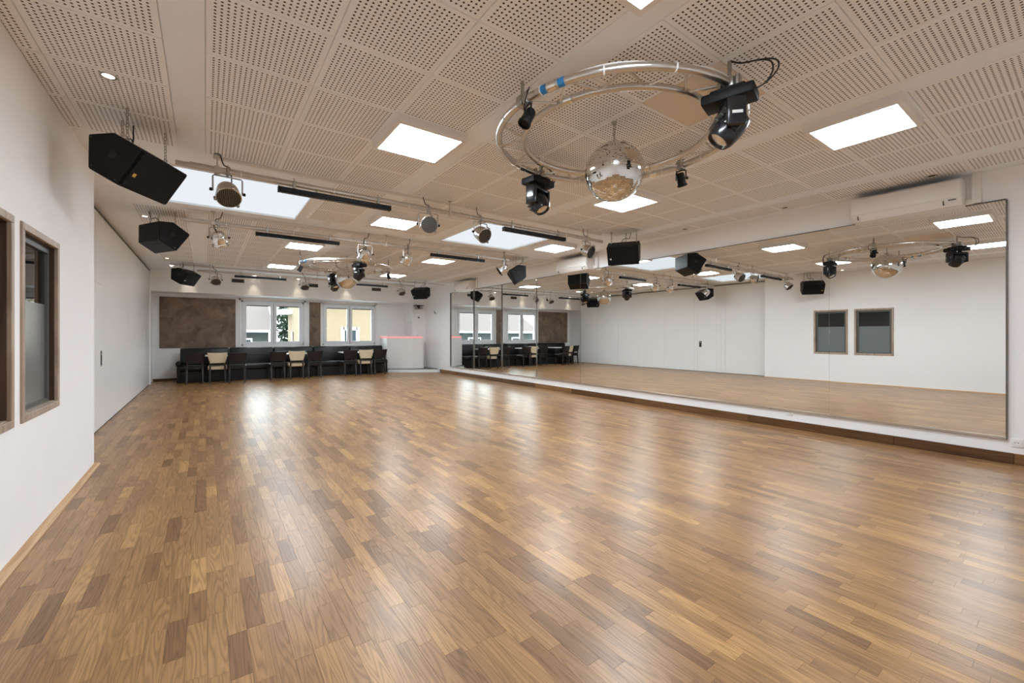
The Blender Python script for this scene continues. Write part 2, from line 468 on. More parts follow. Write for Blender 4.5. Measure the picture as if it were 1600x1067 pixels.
for i, (yy, xa, xb) in enumerate(((4.945, 0.06, 5.42), (7.285, -0.2, 5.5), (13.06, -0.7, 6.58))):
    struct('trim_%d' % (i+1), MB().bbox(xa, xb, yy-0.02, yy+0.02, H-0.026, H+0.014, 0.008, 2), M['ceiltrim'],
           ['ceiling lath above the nearest lighting rail', 'ceiling lath above the middle lighting rail', 'ceiling lath in front of the back bulkhead'][i], 30)
# skylights
for i, (x0, x1) in enumerate(SKX):
    t = tag(bpy.data.objects.new('window_%d' % (5+i), None), ['square opal skylight above the black speaker at the folding wall', 'square opal skylight between the lamps towards the mirror wall'][i], kind='structure')
    link(t)
    obj('pane', MB().box(x0, x1, SKY0, SKY1, H+0.02, H+0.035), M['skypane'], t, None)
    fr = MB()
    fr.box(x0, x0+0.018, SKY0, SKY1, H-0.004, H+0.04); fr.box(x1-0.018, x1, SKY0, SKY1, H-0.004, H+0.04)
    fr.box(x0, x1, SKY0, SKY0+0.018, H-0.004, H+0.04); fr.box(x0, x1, SKY1-0.018, SKY1, H-0.004, H+0.04)
    obj('reveal', fr, M['ceil'], t, None)

# ------------------------------------------------------------------ walls
# near left wall with two inner windows
WINL = [(2.85, 3.65), (3.783, 4.583)]; WZ0, WZ1 = 0.767, 1.983
wl = MB(); T = 0.22
x0 = XL-T
wl.box(x0, XL, YB, WINL[0][0], 0, ZB); wl.box(x0, XL, WINL[0][1], WINL[1][0], 0, ZB); wl.box(x0, XL, WINL[1][1], YC, 0, ZB)
for a, b_ in WINL:
    wl.box(x0, XL, a, b_, 0, WZ0); wl.box(x0, XL, a, b_, WZ1, ZB)
struct('wall_left_near', wl, M['wall'], 'smooth white wall with two wood framed inner windows')
struct('trim_4', MB().prism([(XL, 0.0), (XL+0.046, 0.0), (XL+0.046, 0.006), (XL+0.02, 0.022), (XL, 0.03)], 0, 1).box(0,0.0001,0,0.0001,0,0.0001), M['strip'])
o = bpy.data.objects['trim_4']
me = MB().prism([(XL, 0.0), (XL+0.046, 0.0), (XL+0.045, 0.008), (XL+0.03, 0.018), (XL, 0.022)], YB, YC+0.03, Matrix(((1,0,0,0),(0,0,1,0),(0,1,0,0),(0,0,0,1)))).mesh('trim_4', 20)
me.materials.append(M['strip']); o.data = me; o['label'] = 'light oak edge strip along the near white wall'
for i, (a, b_) in enumerate(WINL):
    t = link(tag(bpy.data.objects.new('window_%d' % (3+i), None), ['wood framed inner window nearest to the camera', 'wood framed inner window beside the wall end, frosted below'][i], kind='structure'))
    f = 0.045; p = 0.012
    for (y0, y1, z0, z1) in ((a, b_, WZ1-f, WZ1), (a, b_, WZ0, WZ0+f), (a, a+f, WZ0+f, WZ1-f), (b_-f, b_, WZ0+f, WZ1-f)):
        obj('frame_board', MB().bbox(XL-0.01, XL+p, y0, y1, z0, z1, 0.003, 1), M['framewood'], t, 30)
    d0 = XL-0.055
    for (y0, y1, z0, z1) in ((a+f-0.01, b_-f+0.01, WZ1-f-0.005, WZ1-f+0.02), (a+f-0.01, b_-f+0.01, WZ0+f-0.02, WZ0+f+0.005)):
        obj('reveal_board', MB().box(d0, XL-0.008, y0, y1, z0, z1), M['framewood'] if z0 < 1 else M['darkwood'], t, None)
    for (y0, y1) in ((a+f-0.02, a+f+0.005), (b_-f-0.005, b_-f+0.02)):
        obj('reveal_board', MB().box(d0, XL-0.008, y0, y1, WZ0+f+0.005, WZ1-f-0.005), M['darkwood'], t, None)
    g0, g1 = d0-0.002, d0+0.006
    zm = 1.52
    obj('frosted_pane', MB().box(g0, g1, a+f+0.005, b_-f-0.005, WZ0+f, zm), M['frost'], t, None)
    obj('clear_pane', MB().box(g0, g1, a+f+0.005, b_-f-0.005, zm, WZ1-f), M['inglass'], t, None)
    sf = MB()
    sf.box(d0-0.01, d0+0.022, b_-f-0.045, b_-f-0.005, WZ0+f, WZ1-f); sf.box(d0-0.01, d0+0.022, a+f+0.005, a+f+0.045, WZ0+f, WZ1-f)
    sf.box(d0-0.01, d0+0.022, a+f+0.045, b_-f-0.045, WZ1-f-0.045, WZ1-f-0.005); sf.box(d0-0.01, d0+0.022, a+f+0.045, b_-f-0.045, WZ0+f+0.005, WZ0+f+0.03)
    obj('sash', sf, M['vent'], t, None)
# dim room behind those windows
nb = MB()
nb.box(-3.4, -3.3, 1.6, 5.8, 0, 2.9); nb.box(-3.4, x0, 1.5, 1.6, 0, 2.9); nb.box(-3.4, x0, 5.8, 5.9, 0, 2.9)
nb.box(-3.4, x0, 1.5, 5.9, 2.9, 3.0); nb.box(-3.4, x0, 1.5, 5.9, -0.1, 0)
struct('wall_neighbour', nb, M['grey'], 'grey side room seen through the inner windows')

# folding partition
fw = MB(); fw.box(XF-0.12, XF-0.02, YC-0.3, YE, 0, ZB)
fold = struct('wall_left_far', fw, M['fold'], 'white folding partition wall with a flush door')
seams = [5.66, 7.22, 8.42, 9.62, 10.84, 12.05, 13.26, 14.46]
DO0, DO1, DOZ = 7.36, 8.30, 2.00
for a, b_ in zip(seams[:-1], seams[1:]):
    mb = MB()
    if abs(a-7.22) < 0.01:
        mb.box(XF-0.03, XF, a+0.002, DO0-0.003, 0.012, 2.965); mb.box(XF-0.03, XF, DO1+0.003, b_-0.002, 0.012, 2.965)
        mb.box(XF-0.03, XF, DO0-0.003, DO1+0.003, DOZ+0.004, 2.965)
        obj('partition_panel', mb, M['fold'], fold, None)
    else:
        mb.bbox(XF-0.03, XF, a+0.002, b_-0.002, 0.012, 2.965, 0.003, 1)
        obj('partition_panel', mb, M['fold'], fold, 30)
obj('top_track', MB().box(XF-0.03, XF+0.012, 5.7, 14.46, 2.965, 2.985), M['vent'], fold, None)
obj('floor_seal', MB().box(XF-0.03, XF-0.004, 5.7, 14.46, 0.0, 0.013), M['rubber'], fold, None)
door = struct('door_1', MB().bbox(XF-0.028, XF+0.001, DO0, DO1, 0.012, DOZ, 0.002, 1), M['fold'], 'flush white door in the folding partition', 30)
hd = MB(); hd.box(XF-0.005, XF+0.004, 8.135, 8.235, 0.86, 1.08)
obj('handle_recess', hd, M['steel'], door, None)
obj('handle_slot', MB().bbox(XF, XF+0.006, 8.15, 8.22, 0.875, 1.065, 0.004, 1), M['black'], door, 30)
obj('lock_cylinder', MB().lathe([(0, 0), (0.016, 0), (0.016, 0.006), (0, 0.006)], 12, Matrix.Translation((XF+0.004, 8.185, 1.03)) @ Matrix.Rotation(PI/2, 4, 'Y')), M['alu'], door)
# post at the end of the partition
struct('trim_5', MB().box(XF-0.02, XF+0.03, 14.47, 14.60, 0, ZB), M['wall'], 'white post at the end of the folding partition')

# wall behind the camera and right wall
struct('wall_behind', MB().box(XF-0.15, XR+0.15, YB-0.15, YB, 0, ZB), M['wall'], 'white wall behind the camera')
wr = struct('wall_right', MB().box(XR, XR+0.15, YB, YK, 0, ZB), M['wall'], 'white wall carrying the mirrors')
bs = struct('baseboard_right', MB().box(XR-0.006, XR, YB, 13.4, 0.0, 0.098), M['skirt'][0], 'dark oak skirting under the mirrors')
yy = YB; k = 0
r2 = random.Random(11)
while yy < 13.4:
    y1 = min(13.4, yy + r2.uniform(0.6, 1.3))
    obj('board', MB().bbox(XR-0.02, XR-0.004, yy+0.001, y1-0.001, 0.001, 0.108, 0.003, 1), M['skirt'][r2.randrange(3)], bs, 30)
    yy = y1
# window wall
W1 = (0.88, 2.64); W2 = (3.20, 5.00); BZ0, BZ1 = 0.955, 2.365
bw = MB(); yb = YE + 0.25
bw.box(XF-0.15, W1[0], YE, yb, 0, ZB); bw.box(W1[1], W2[0], YE, yb, 0, ZB); bw.box(W2[1], XR+0.15, YE, yb, 0, ZB)
for a, b_ in (W1, W2):
    bw.box(a, b_, YE, yb, 0, BZ0); bw.box(a, b_, YE, yb, BZ1, ZB)
struct('wall_back', bw, M['wall'], 'white window wall at the far end')
struct('wall_bulkhead', MB().box(XF-0.02, 6.08, YK, YE, 2.455, ZB), M['wall'], 'white bulkhead over the windows')
struct('wall_pillar', MB().box(6.08, XR+0.15, YK, YE, 0, ZB), M['wall'], 'white pillar in the far corner by the mirrors')
struct('trim_6', MB().bbox(XF+0.03, 6.08, YK-0.012, YK+0.03, 2.452, 2.47, 0.004, 1), M['white'], 'white edge profile below the bulkhead', 30)
struct('baseboard_back', MB().bbox(XF, -0.6, YE-0.02, YE, 0.0, 0.07, 0.003, 1), M['skirt'][2], 'dark skirting at the foot of the window wall', 30)
# windows in the back wall
def back_window(n, x0, x1, label):
    t = link(tag(bpy.data.objects.new('window_%d' % n, None), label, kind='structure'))
    ya, yb_ = YE+0.02, YE+0.10
    f = 0.055
    fr = MB()
    fr.box(x0, x1, ya, yb_, BZ1-f, BZ1); fr.box(x0, x1, ya, yb_, BZ0, BZ0+f); fr.box(x0, x0+f, ya, yb_, BZ0, BZ1); fr.box(x1-f, x1, ya, yb_, BZ0, BZ1)
    obj('window_frame', fr, M['upvc'], t, None)
    xm = (x0+x1)/2
    cz = MB()
    cz.bbox(x0-0.06, x0+0.005, YE-0.012, YE+0.03, BZ0-0.05, BZ1+0.06, 0.004, 1); cz.bbox(x1-0.005, x1+0.06, YE-0.012, YE+0.03, BZ0-0.05, BZ1+0.06, 0.004, 1)
    cz.bbox(x0-0.06, x1+0.06, YE-0.012, YE+0.03, BZ1, BZ1+0.06, 0.004, 1)
    obj('casing', cz, M['white'], t, 30)
    obj('window_sill', MB().bbox(x0-0.06, x1+0.06, YE-0.05, YE+0.05, BZ0-0.04, BZ0+0.002, 0.006, 1), M['white'], t, 30)
    for s, (a, b_) in enumerate(((x0+f+0.004, xm-0.004), (xm+0.004, x1-f-0.004))):
        g = 0.085
        sh = MB(); y0, y1 = ya-0.012, yb_-0.01
        z0, z1 = BZ0+f-0.01, BZ1-f+0.01
        sh.box(a-0.012, a+g, y0, y1, z0, z1); sh.box(b_-g, b_+0.012, y0, y1, z0, z1); sh.box(a+g, b_-g, y0, y1, z1-g-0.015, z1); sh.box(a+g, b_-g, y0, y1, z0, z0+g)
        sa = obj('sash', sh, M['upvc'], t, None)
        obj('pane', MB().box(a+g-0.005, b_-g+0.005, ya+0.03, ya+0.036, z0+g-0.005, z1-g), M['glass'], sa, None)
        obj('seal', MB().box(a+g, b_-g, ya+0.012, ya+0.03, z1-g-0.045, z1-g-0.012), M['vent'], sa, None)
    hz = (BZ0+BZ1)/2 - 0.05
    hh = MB().box(xm-0.016, xm+0.016, ya-0.024, ya-0.01, hz-0.04, hz+0.04)
    hh.box(xm-0.011, xm+0.011, ya-0.05, ya-0.02, hz-0.012, hz+0.012); hh.box(xm-0.012, xm+0.012, ya-0.05, ya-0.036, hz-0.012, hz+0.11)
    obj('window_handle', hh, M['white'], t, None)
    return t
back_window(1, W1[0], W1[1], 'double casement window showing a tiled roof and a tree')
back_window(2, W2[0], W2[1], 'double casement window showing a pale yellow house')

# ------------------------------------------------------------------ mirrors
mt = thing('wall_mirror', 'row of tall frameless mirrors covering the long white wall', 'mirror', (XR, 0.567, 0.252))
MZ = 2.67-0.252; PW = 1.505
MYAW = [0.0135, 0.0135, 0.010, 0.003, -0.008, -0.013, -0.016, -0.018]
for i in range(8):
    obj('mirror_panel', MB().bbox(-0.004, 0.004, -PW/2+0.0028, PW/2-0.0028, 0.01, MZ, 0.0012, 1), M['mirror'], mt, None, loc=(-0.020, (i+0.5)*PW, 0), rot=(0, 0, MYAW[i]))
obj('backing', MB().box(-0.004, 0, 0, 8*PW, 0, MZ), M['steel'], mt, None)
obj('lower_rail', MB().bbox(-0.036, 0, 0, 8*PW, -0.012, 0.012, 0.003, 1), M['alu'], mt, 30)
obj('end_profile', MB().box(-0.034, 0, -0.008, 0.0, -0.012, MZ), M['vent'], mt, None)
obj('end_profile', MB().box(-0.034, 0, 8*PW, 8*PW+0.008, -0.012, MZ), M['vent'], mt, None)
obj('top_profile', MB().box(-0.034, 0, 0, 8*PW, MZ, MZ+0.008), M['vent'], mt, None)

# ------------------------------------------------------------------ ceiling panel lights
lights = [(1.505, 1.087, 'square ceiling light panel cut by the top edge of the picture'), (1.495, 3.445, 'large square ceiling light panel left of the ring truss'),
          (4.245, 1.117, 'large square ceiling light panel right of the ring truss, above the air conditioner'), (4.245, 3.475, 'square ceiling light panel directly beneath the near mirror ball in view'),
          (2.265, 6.095, 'square ceiling light panel between the two skylights'), (5.39, 6.1, 'square ceiling light panel between a skylight and the mirror wall'),
          (1.49, 8.69, 'square ceiling light panel behind the middle rail, nearer the folding wall'), (4.225, 8.69, 'square ceiling light panel behind the middle rail, nearer the mirrors'),
          (1.487, 11.54, 'square ceiling light panel left of the far ring truss'), (4.22, 11.5, 'square ceiling light panel right of the far ring truss')]
lp = None
for x_, y_, lab in lights:
    if lp is None:
        lp = thing('ceiling_panel_light', lab, 'ceiling light', (x_, y_, H), 0, 'square ceiling light panels')
        s = 0.305; e = 0.268
        hs = MB().bbox(-s, s, -s, s, -0.062, 0.013, 0.004, 1)
        obj('housing', hs, M['plastic'], lp, 30)
        fr = MB()
        fr.box(-s, s, -s, -e, -0.066, -0.058); fr.box(-s, s, e, s, -0.066, -0.058); fr.box(-s, -e, -e, e, -0.066, -0.058); fr.box(e, s, -e, e, -0.066, -0.058)
        obj('frame', fr, M['plastic'], lp, None)
        obj('diffuser', MB().box(-e, e, -e, e, -0.0645, -0.058), M['led'], lp, None)
    else:
        c = copy_tree(lp); c.location = (x_, y_, H); c['label'] = lab

# ------------------------------------------------------------------ recessed downlights
def downlight(x_, y_, lab, lit, power=0.0, aim=None):
    t = thing('downlight', lab, 'downlight', (x_, y_, H), 0, 'recessed round downlights')
    obj('ring', MB().lathe([(0.030, -0.001), (0.033, -0.006), (0.044, -0.006), (0.048, 0.002), (0.030, 0.002)], 24), M['alu'], t)
    obj('lens', MB().lathe([(0, -0.003), (0.031, -0.003), (0.031, 0.0), (0, 0.0)], 20), M['spotlens'] if lit else M['dark'], t)
    if power:
        l = bpy.data.lights.new('downlight_beam', 'SPOT'); l.energy = power; l.spot_size = math.radians(58); l.spot_blend = 1.0; l.color = (1, 0.86, 0.66); l.shadow_soft_size = 0.03
        lo = bpy.data.objects.new('downlight_beam', l); lo.location = (0, 0, -0.012)
        if aim: lo.rotation_euler = (aim, 0, 0)
        link(lo, t)
downlight(-0.517, 3.812, 'lit downlight above the nearest black speaker', True)
downlight(-0.703, 8.013, 'lit downlight behind the second black speaker by the folding wall', True)
downlight(-0.692, 12.128, 'lit downlight near the far end of the folding wall, first of a pair', True)
downlight(-0.682, 13.445, 'lit downlight nearest the bulkhead at the folding wall', True)
downlight(6.29, 1.061, 'dark downlight above the nearest air conditioner', False)
downlight(6.284, 2.477, 'dark downlight above the mirrors right of the ring truss', False)
downlight(6.257, 3.923, 'dark downlight above the mirrors near the hanging speaker', False)
for x_, lab in ((-0.37, 'warm downlight over the bulkhead beside the large brown wall panel'), (1.16, 'warm downlight over the bulkhead above the first window'),
                (2.32, 'warm downlight over the bulkhead between the two windows'), (3.78, 'warm downlight over the bulkhead above the second window')):
    downlight(x_, 14.44, lab, True, 8.0, math.radians(10))
for x_, y_, lab in ((1.50, 6.89, 'small round detector on the ceiling beside the near skylight'), (2.885, 6.912, 'small round detector on the ceiling beside the far skylight')):
    t = thing('smoke_detector', lab, 'detector', (x_, y_, H), 0, 'ceiling detectors')
    obj('base', MB().lathe([(0, 0.014), (0.055, 0.014), (0.055, -0.012), (0, -0.012)], 20), M['plastic'], t)
    obj('dome', MB().lathe([(0.045, -0.012), (0.042, -0.028), (0.03, -0.042), (0, -0.045)], 20), M['plastic'], t)

# ------------------------------------------------------------------ lighting rails
RAILS = [(4.87, -0.22, 5.36), (7.22, -0.26, 5.12), (12.78, -0.16, 5.40)]; RZ = 2.85
rname = ['nearest', 'middle', 'farthest']
for i, (y_, xa, xb) in enumerate(RAILS):
    t = thing('lighting_rail', '%s horizontal lighting rail hanging across the hall' % rname[i], 'rail', (0, y_, RZ), 0, 'lighting rails')
    obj('tube', MB().tube([(xa, 0, 0), (xb, 0, 0)], 0.024, 12), M['rail'], t)
    for hx in (0.09, 2.53, 5.02):
        h_ = MB().tube([(hx, 0, 0.02), (hx, 0, 0.163)], 0.007, 8)
        h_.bbox(hx-0.025, hx+0.025, -0.034, 0.034, -0.034, 0.034, 0.01, 2)
        h_.lathe([(0, 0.15), (0.03, 0.15), (0.03, 0.164), (0, 0.164)], 12, Matrix.Translation((hx, 0, 0)))
        obj('hanger', h_, M['rail'], t)
    for k in range(6):
        cx_ = xa + 0.5 + k*0.85
        obj('cable_tie', MB().lathe([(0.026, -0.004), (0.028, -0.004), (0.028, 0.004), (0.026, 0.004)], 12, Matrix.Translation((cx_, 0, 0)) @ Matrix.Rotation(PI/2, 4, 'Y')), M['tie'], t)
    obj('cable', MB().tube([(xa+0.1+0.1*k, 0.004*math.sin(k*1.3), 0.029+0.002*math.sin(k*2.1)) for k in range(int((xb-xa-0.2)*10))], 0.005, 6), M['rail'], t)
    # black light bars clamped under the rail
    for s, (b0, b1) in enumerate(((0.60, 1.75), (3.37, 4.51))):
        lab = '%s black LED bar under the %s lighting rail' % (('left-hand', 'right-hand')[s], rname[i])
        b = thing('light_bar', lab, 'light bar', ((b0+b1)/2, y_, 2.775), 0, 'black light bars under the rails')
        hl = (b1-b0)/2
        obj('housing', MB().bbox(-hl, hl, -0.032, 0.032, -0.026, 0.026, 0.006, 1), M['black'], b)
        obj('lens', MB().box(-hl+0.03, hl-0.03, -0.022, 0.022, -0.029, -0.025), M['blackgloss'], b, None)
        for q in (-hl+0.14, hl-0.14):
            cl = MB().bbox(q-0.014, q+0.014, -0.03, 0.03, 0.024, 0.105, 0.004, 1)
            cl.tube([(q, 0, 0.1), (q, 0, 0.135)], 0.006, 6)
            obj('clamp', cl, M['steel'], b)
            obj('end_cap', MB().bbox((hl-0.004 if q > 0 else -hl-0.006), (hl+0.006 if q > 0 else -hl+0.004), -0.034, 0.034, -0.028, 0.028, 0.002, 1), M['black'], b)

# ------------------------------------------------------------------ par cans
def rot_to(dirv):
    return Vector(dirv).to_track_quat('Z', 'X').to_matrix().to_4x4()
_par = {}
def par_meshes(kind):
    if kind in _par: return _par[kind]
    body = MB().lathe([(0, -0.085), (0.035, -0.083), (0.055, -0.076), (0.066, -0.06), (0.086, -0.03), (0.095, 0.0), (0.096, 0.07), (0.103, 0.075), (0.106, 0.085), (0.106, 0.10), (0.098, 0.103), (0.098, 0.09)], 28)
    face = MB().lathe([(0.0985, 0.086), (0.06, 0.088), (0, 0.088)], 28)
    grid = MB()
    for k in range(-6, 7):
        q = k*0.0145; w = math.sqrt(max(0.0, 0.097**2-q*q))
        grid.tube([(q, -w, 0.094), (q, w, 0.094)], 0.0022, 4); grid.tube([(-w, q, 0.094), (w, q, 0.094)], 0.0022, 4)
    clips = MB()
    for a in (0.3, 2.4, 4.5):
        clips.bbox(-0.012, 0.012, -0.008, 0.012, 0.07, 0.112, 0.003, 1, Matrix.Rotation(a, 4, 'Z') @ Matrix.Translation((0, 0.108, 0)))
    fins = MB()
    for k in range(3): fins.lathe([(0.060+0.008*k, -0.07+0.012*k), (0.068+0.008*k, -0.07+0.012*k), (0.068+0.008*k, -0.064+0.012*k), (0.060+0.008*k, -0.064+0.012*k)], 24)
    _par[kind] = (body.mesh('can', 35), face.mesh('lens', 35), grid.mesh('grille', 35), clips.mesh('clip', 35), fins.mesh('rear_collar', 35))
    for me, m_ in zip(_par[kind], ((M['chrome'] if kind == 'chrome' else M['alu']), M['steel'], M['black'], M['steel'], M['chrome'])): me.materials.append(m_)
    return _par[kind]
def par_can(x_, rail, dirv, lab, kind='alu', drop=0.19, yaw=None):
    y_ = RAILS[rail][0]
    dv = Vector(dirv).normalized()
    yaw = math.atan2(dv.x, -dv.y) if yaw is None else yaw
    t = thing('par_can_light', lab, 'stage light', (x_, y_, RZ), yaw, 'par can stage lights on the rails')
    loc = Matrix.Rotation(-yaw, 3, 'Z') @ dv
    R_ = rot_to(loc).to_quaternion().to_euler()
    ms = par_meshes(kind)
    can = obj('can', ms[0], None, t, loc=(0, 0, -drop), rot=R_)
    for me in ms[1:]:
        obj(me.name.split('.')[0], me, None, can)
    w = 0.118
    yk = MB().tube([(-w, 0, -drop-0.01), (-w, 0, -0.062), (-w+0.012, 0, -0.05), (w-0.012, 0, -0.05), (w, 0, -0.062), (w, 0, -drop-0.01)], 0.007, 6)
    obj('yoke', yk, M['steel'], t)
    cl = MB().bbox(-0.016, 0.016, -0.03, 0.03, -0.036, 0.036, 0.008, 1); cl.tube([(0, 0, -0.055), (0, 0, -0.03)], 0.008, 6); cl.tube([(0, 0, 0.03), (0, 0, 0.058)], 0.006, 6)
    obj('clamp', cl, M['steel'], t)
    for s in (-1, 1):
        kb = MB().lathe([(0, 0), (0.014, 0), (0.016, 0.008), (0.014, 0.022), (0, 0.022)], 10, Matrix.Translation((s*(w+0.004), 0, -drop)) @ Matrix.Rotation(s*PI/2, 4, 'Y'))
        obj('knob', kb, M['black'], t)
    bk = -loc
    st = Vector((0, 0, -drop)) + bk*0.08
    pts = [st, st+bk*0.035+Vector((0, 0, 0.01)), Vector((0.03, 0.035, -0.10)), Vector((0.035, 0.05, -0.03)), Vector((0.02, 0.035, 0.05)), Vector((-0.03, 0.03, 0.07)), Vector((-0.06, 0.02, 0.16))]
    sm = []
    for i in range(len(pts)-1):
        p0, p1, p2, p3 = pts[max(i-1, 0)], pts[i], pts[i+1], pts[min(i+2, len(pts)-1)]
        for k in range(5):
            u = k/5; sm.append(0.5*((2*p1)+(p2-p0)*u+(2*p0-5*p1+4*p2-p3)*u*u+(3*p1-p0-3*p2+p3)*u**3))
    sm.append(pts[-1])
    obj('cable', MB().tube(sm, 0.0055, 6), M['cable'], t)
pl = ['leftmost', 'second from the left', 'third from the left', 'rightmost']
spec = [(0, 0.173, (0.05, -0.66, -0.72), 'alu'), (0, 2.233, (-0.25, -0.90, -0.25), 'alu'), (0, 2.992, (0.15, -0.75, -0.45), 'alu'), (0, 4.988, (0.18, -0.95, -0.45), 'alu'),
        (1, 0.151, (0.30, 0.62, -0.72), 'chrome'), (1, 2.168, (0.0, 0.62, -0.72), 'chrome'), (1, 2.905, (-0.45, 0.60, -0.72), 'chrome'), (1, 4.98, (-0.75, 0.35, -0.60), 'chrome'),
        (2, 0.205, (0.05, -0.70, -0.66), 'alu'), (2, 2.206, (0.0, -0.62, -0.75), 'alu'), (2, 2.97, (-0.05, -0.80, -0.45), 'alu'), (2, 4.955, (0.1, -0.55, -0.78), 'alu')]
for i, (r_, x_, dv, kd) in enumerate(spec):
    par_can(x_, r_, dv, '%s %s par can lamp on the %s lighting rail' % (pl[i % 4], 'chrome' if kd == 'chrome' else 'silver', rname[r_]), kd)

# ------------------------------------------------------------------ speakers
PENT = [(-0.12, 0.117), (0.051, 0.137), (0.254, 0.014), (0.077, -0.249), (-0.124, -0.129)]   # g, z
def chain(mb, p, length, link_=0.034):
    n = max(2, int(length/(link_*0.72)))
    st = length/n
    for k in range(n):
        zc = p[2]+st*(k+0.5); hl = st*0.68; rr = 0.009
        pts = []
        for q in range(10):
            a = 2*PI*q/10
            u, w = rr*math.cos(a), hl*math.sin(a)
            pts.append((p[0]+(u if k % 2 else 0), p[1]+(0 if k % 2 else u), zc+w))
        mb.tube(pts, 0.003, 5, closed=True)
    return mb
def speaker(x_, y_, ang, lab, badge, z_=2.65):
    # ang: compass angle of the aim in the floor plane (x axis = aim)
    t = thing('speaker', lab, 'speaker', (x_, y_, z_), ang, 'black loudspeakers hanging on chains')
    L2 = 0.25
    Mx = Matrix(((1,0,0,0),(0,0,1,0),(0,1,0,0),(0,0,0,1)))
    bm = bmesh.new(); mb = MB().prism(PENT, -L2, L2, Mx)
    me = mb.mesh('cabinet'); bm.from_mesh(me); bmesh.ops.bevel(bm, geom=list(bm.edges), offset=0.006, segments=2, affect='EDGES'); bm.to_mesh(me); bm.free()
    me.shade_smooth(); me.set_sharp_from_angle(angle=math.radians(40))
    obj('cabinet', me, M['black'], t)
    C_, F_ = Vector((0.254, 0, 0.014)), Vector((0.077, 0, -0.249))
    dn = (F_-C_).normalized(); nrm = Vector((-dn.z, 0, dn.x)); nrm = nrm if nrm.x > 0 else -nrm
    G = Matrix((( dn.x, 0, nrm.x, C_.x), (0, 1, 0, 0), (dn.z, 0, nrm.z, C_.z), (0, 0, 0, 1)))
    ln = (F_-C_).length
    obj('grille', MB().bbox(0.014, ln-0.014, -L2+0.012, L2-0.012, -0.004, 0.008, 0.003, 1, G), M['grille'], t)
    s = -1
    obj('badge', MB().box(ln*0.58, ln*0.58+0.028, s*L2*0.78-0.014, s*L2*0.78+0.014, 0.007, 0.010, G), M['badge'] if badge == 'gold' else M['badgew'], t, None)
    for s in (-1, 1):
        pc = MB().lathe([(0.019, 0), (0.024, 0.003), (0.028, 0)], 20, Matrix.Translation((0.045, s*(L2+0.0005), -0.03)) @ Matrix.Rotation(-s*PI/2, 4, 'X'))
        pc.lathe([(0, 0.0015), (0.02, 0.0015)], 20, Matrix.Translation((0.045, s*(L2+0.0005), -0.03)) @ Matrix.Rotation(-s*PI/2, 4, 'X'))
        obj('pole_socket', pc, M['dark'], t)
        for gx, gz in ((-0.10, 0.10), (-0.10, -0.11), (0.06, -0.21)):
            obj('corner_screw', MB().lathe([(0, 0.002), (0.008, 0.002), (0.009, 0)], 10, Matrix.Translation((gx, s*L2, gz)) @ Matrix.Rotation(-s*PI/2, 4, 'X')), M['blackgloss'], t)
    # connector slot on the underside and handle on the back
    A_, B_ = Vector((-0.124, 0, -0.129)), Vector((0.077, 0, -0.249)); du = (B_-A_).normalized(); nu = Vector((du.z, 0, -du.x)); nu = nu if nu.z < 0 else -nu
    Gu = Matrix(((du.x, 0, nu.x, A_.x), (0, 1, 0, 0), (du.z, 0, nu.z, A_.z), (0, 0, 0, 1)))
    obj('handle_slot', MB().bbox(0.05, 0.075, -0.19, -0.06, -0.002, 0.003, 0.002, 1, Gu), M['dark'], t)
    top = H - z_
    for (gx, yy) in ((0.10, -0.19), (0.10, 0.21), (-0.09, 0.02)):
        zt = 0.121 if gx < 0 else 0.108
        ch = chain(MB(), (gx, yy, zt), top-zt-0.012)
        ch.tube([(gx+0.013*math.cos(2*PI*k/12), yy, zt+0.006+0.013*math.sin(2*PI*k/12)) for k in range(12)], 0.004, 6, closed=True)
        ch.tube([(gx, yy+0.012*math.cos(2*PI*k/12), top-0.012+0.012*math.sin(2*PI*k/12)) for k in range(12)], 0.0035, 6, closed=True)
        obj('chain', ch, M['steel'], t)
    cp = [(-0.02, -0.05, 0.128), (-0.03, -0.03, 0.19), (-0.03, 0.03, 0.215), (-0.05, 0.07, 0.19), (-0.06, 0.09, 0.24), (-0.07, 0.10, top)]
    sm = []
    for i in range(len(cp)-1):
        a, b_ = Vector(cp[i]), Vector(cp[i+1])
        for k in range(4): sm.append(a.lerp(b_, k/4))
    sm.append(Vector(cp[-1]))
    for _ in range(3): sm = [sm[0]] + [(sm[i-1]+sm[i]*2+sm[i+1])/4 for i in range(1, len(sm)-1)] + [sm[-1]]
    obj('cable', MB().tube(sm, 0.005, 6), M['cable'], t)
    return t
dg = math.radians
speaker(-0.466, 4.487, dg(-30), 'nearest black speaker with gold badge, hung above the white wall end', 'gold')
speaker(-0.52, 7.62, dg(30), 'black speaker showing its back, hung at the middle rail by the folding wall', 'silver', 2.70)
speaker(-0.42, 12.75, dg(-30), 'far black speaker hung before the bulkhead by the folding wall', 'silver', 2.72)
speaker(5.64, 4.64, dg(180+32), 'black speaker facing the hall, hung at the end of the nearest rail by the mirrors', 'silver', 2.695)
speaker(5.66, 7.58, dg(180-30), 'black speaker seen from behind, hung at the middle rail end by the mirrors', 'silver', 2.68)
speaker(5.62, 12.75, dg(180+32), 'farthest black speaker, hung in the corner above the white counter', 'silver', 2.68)

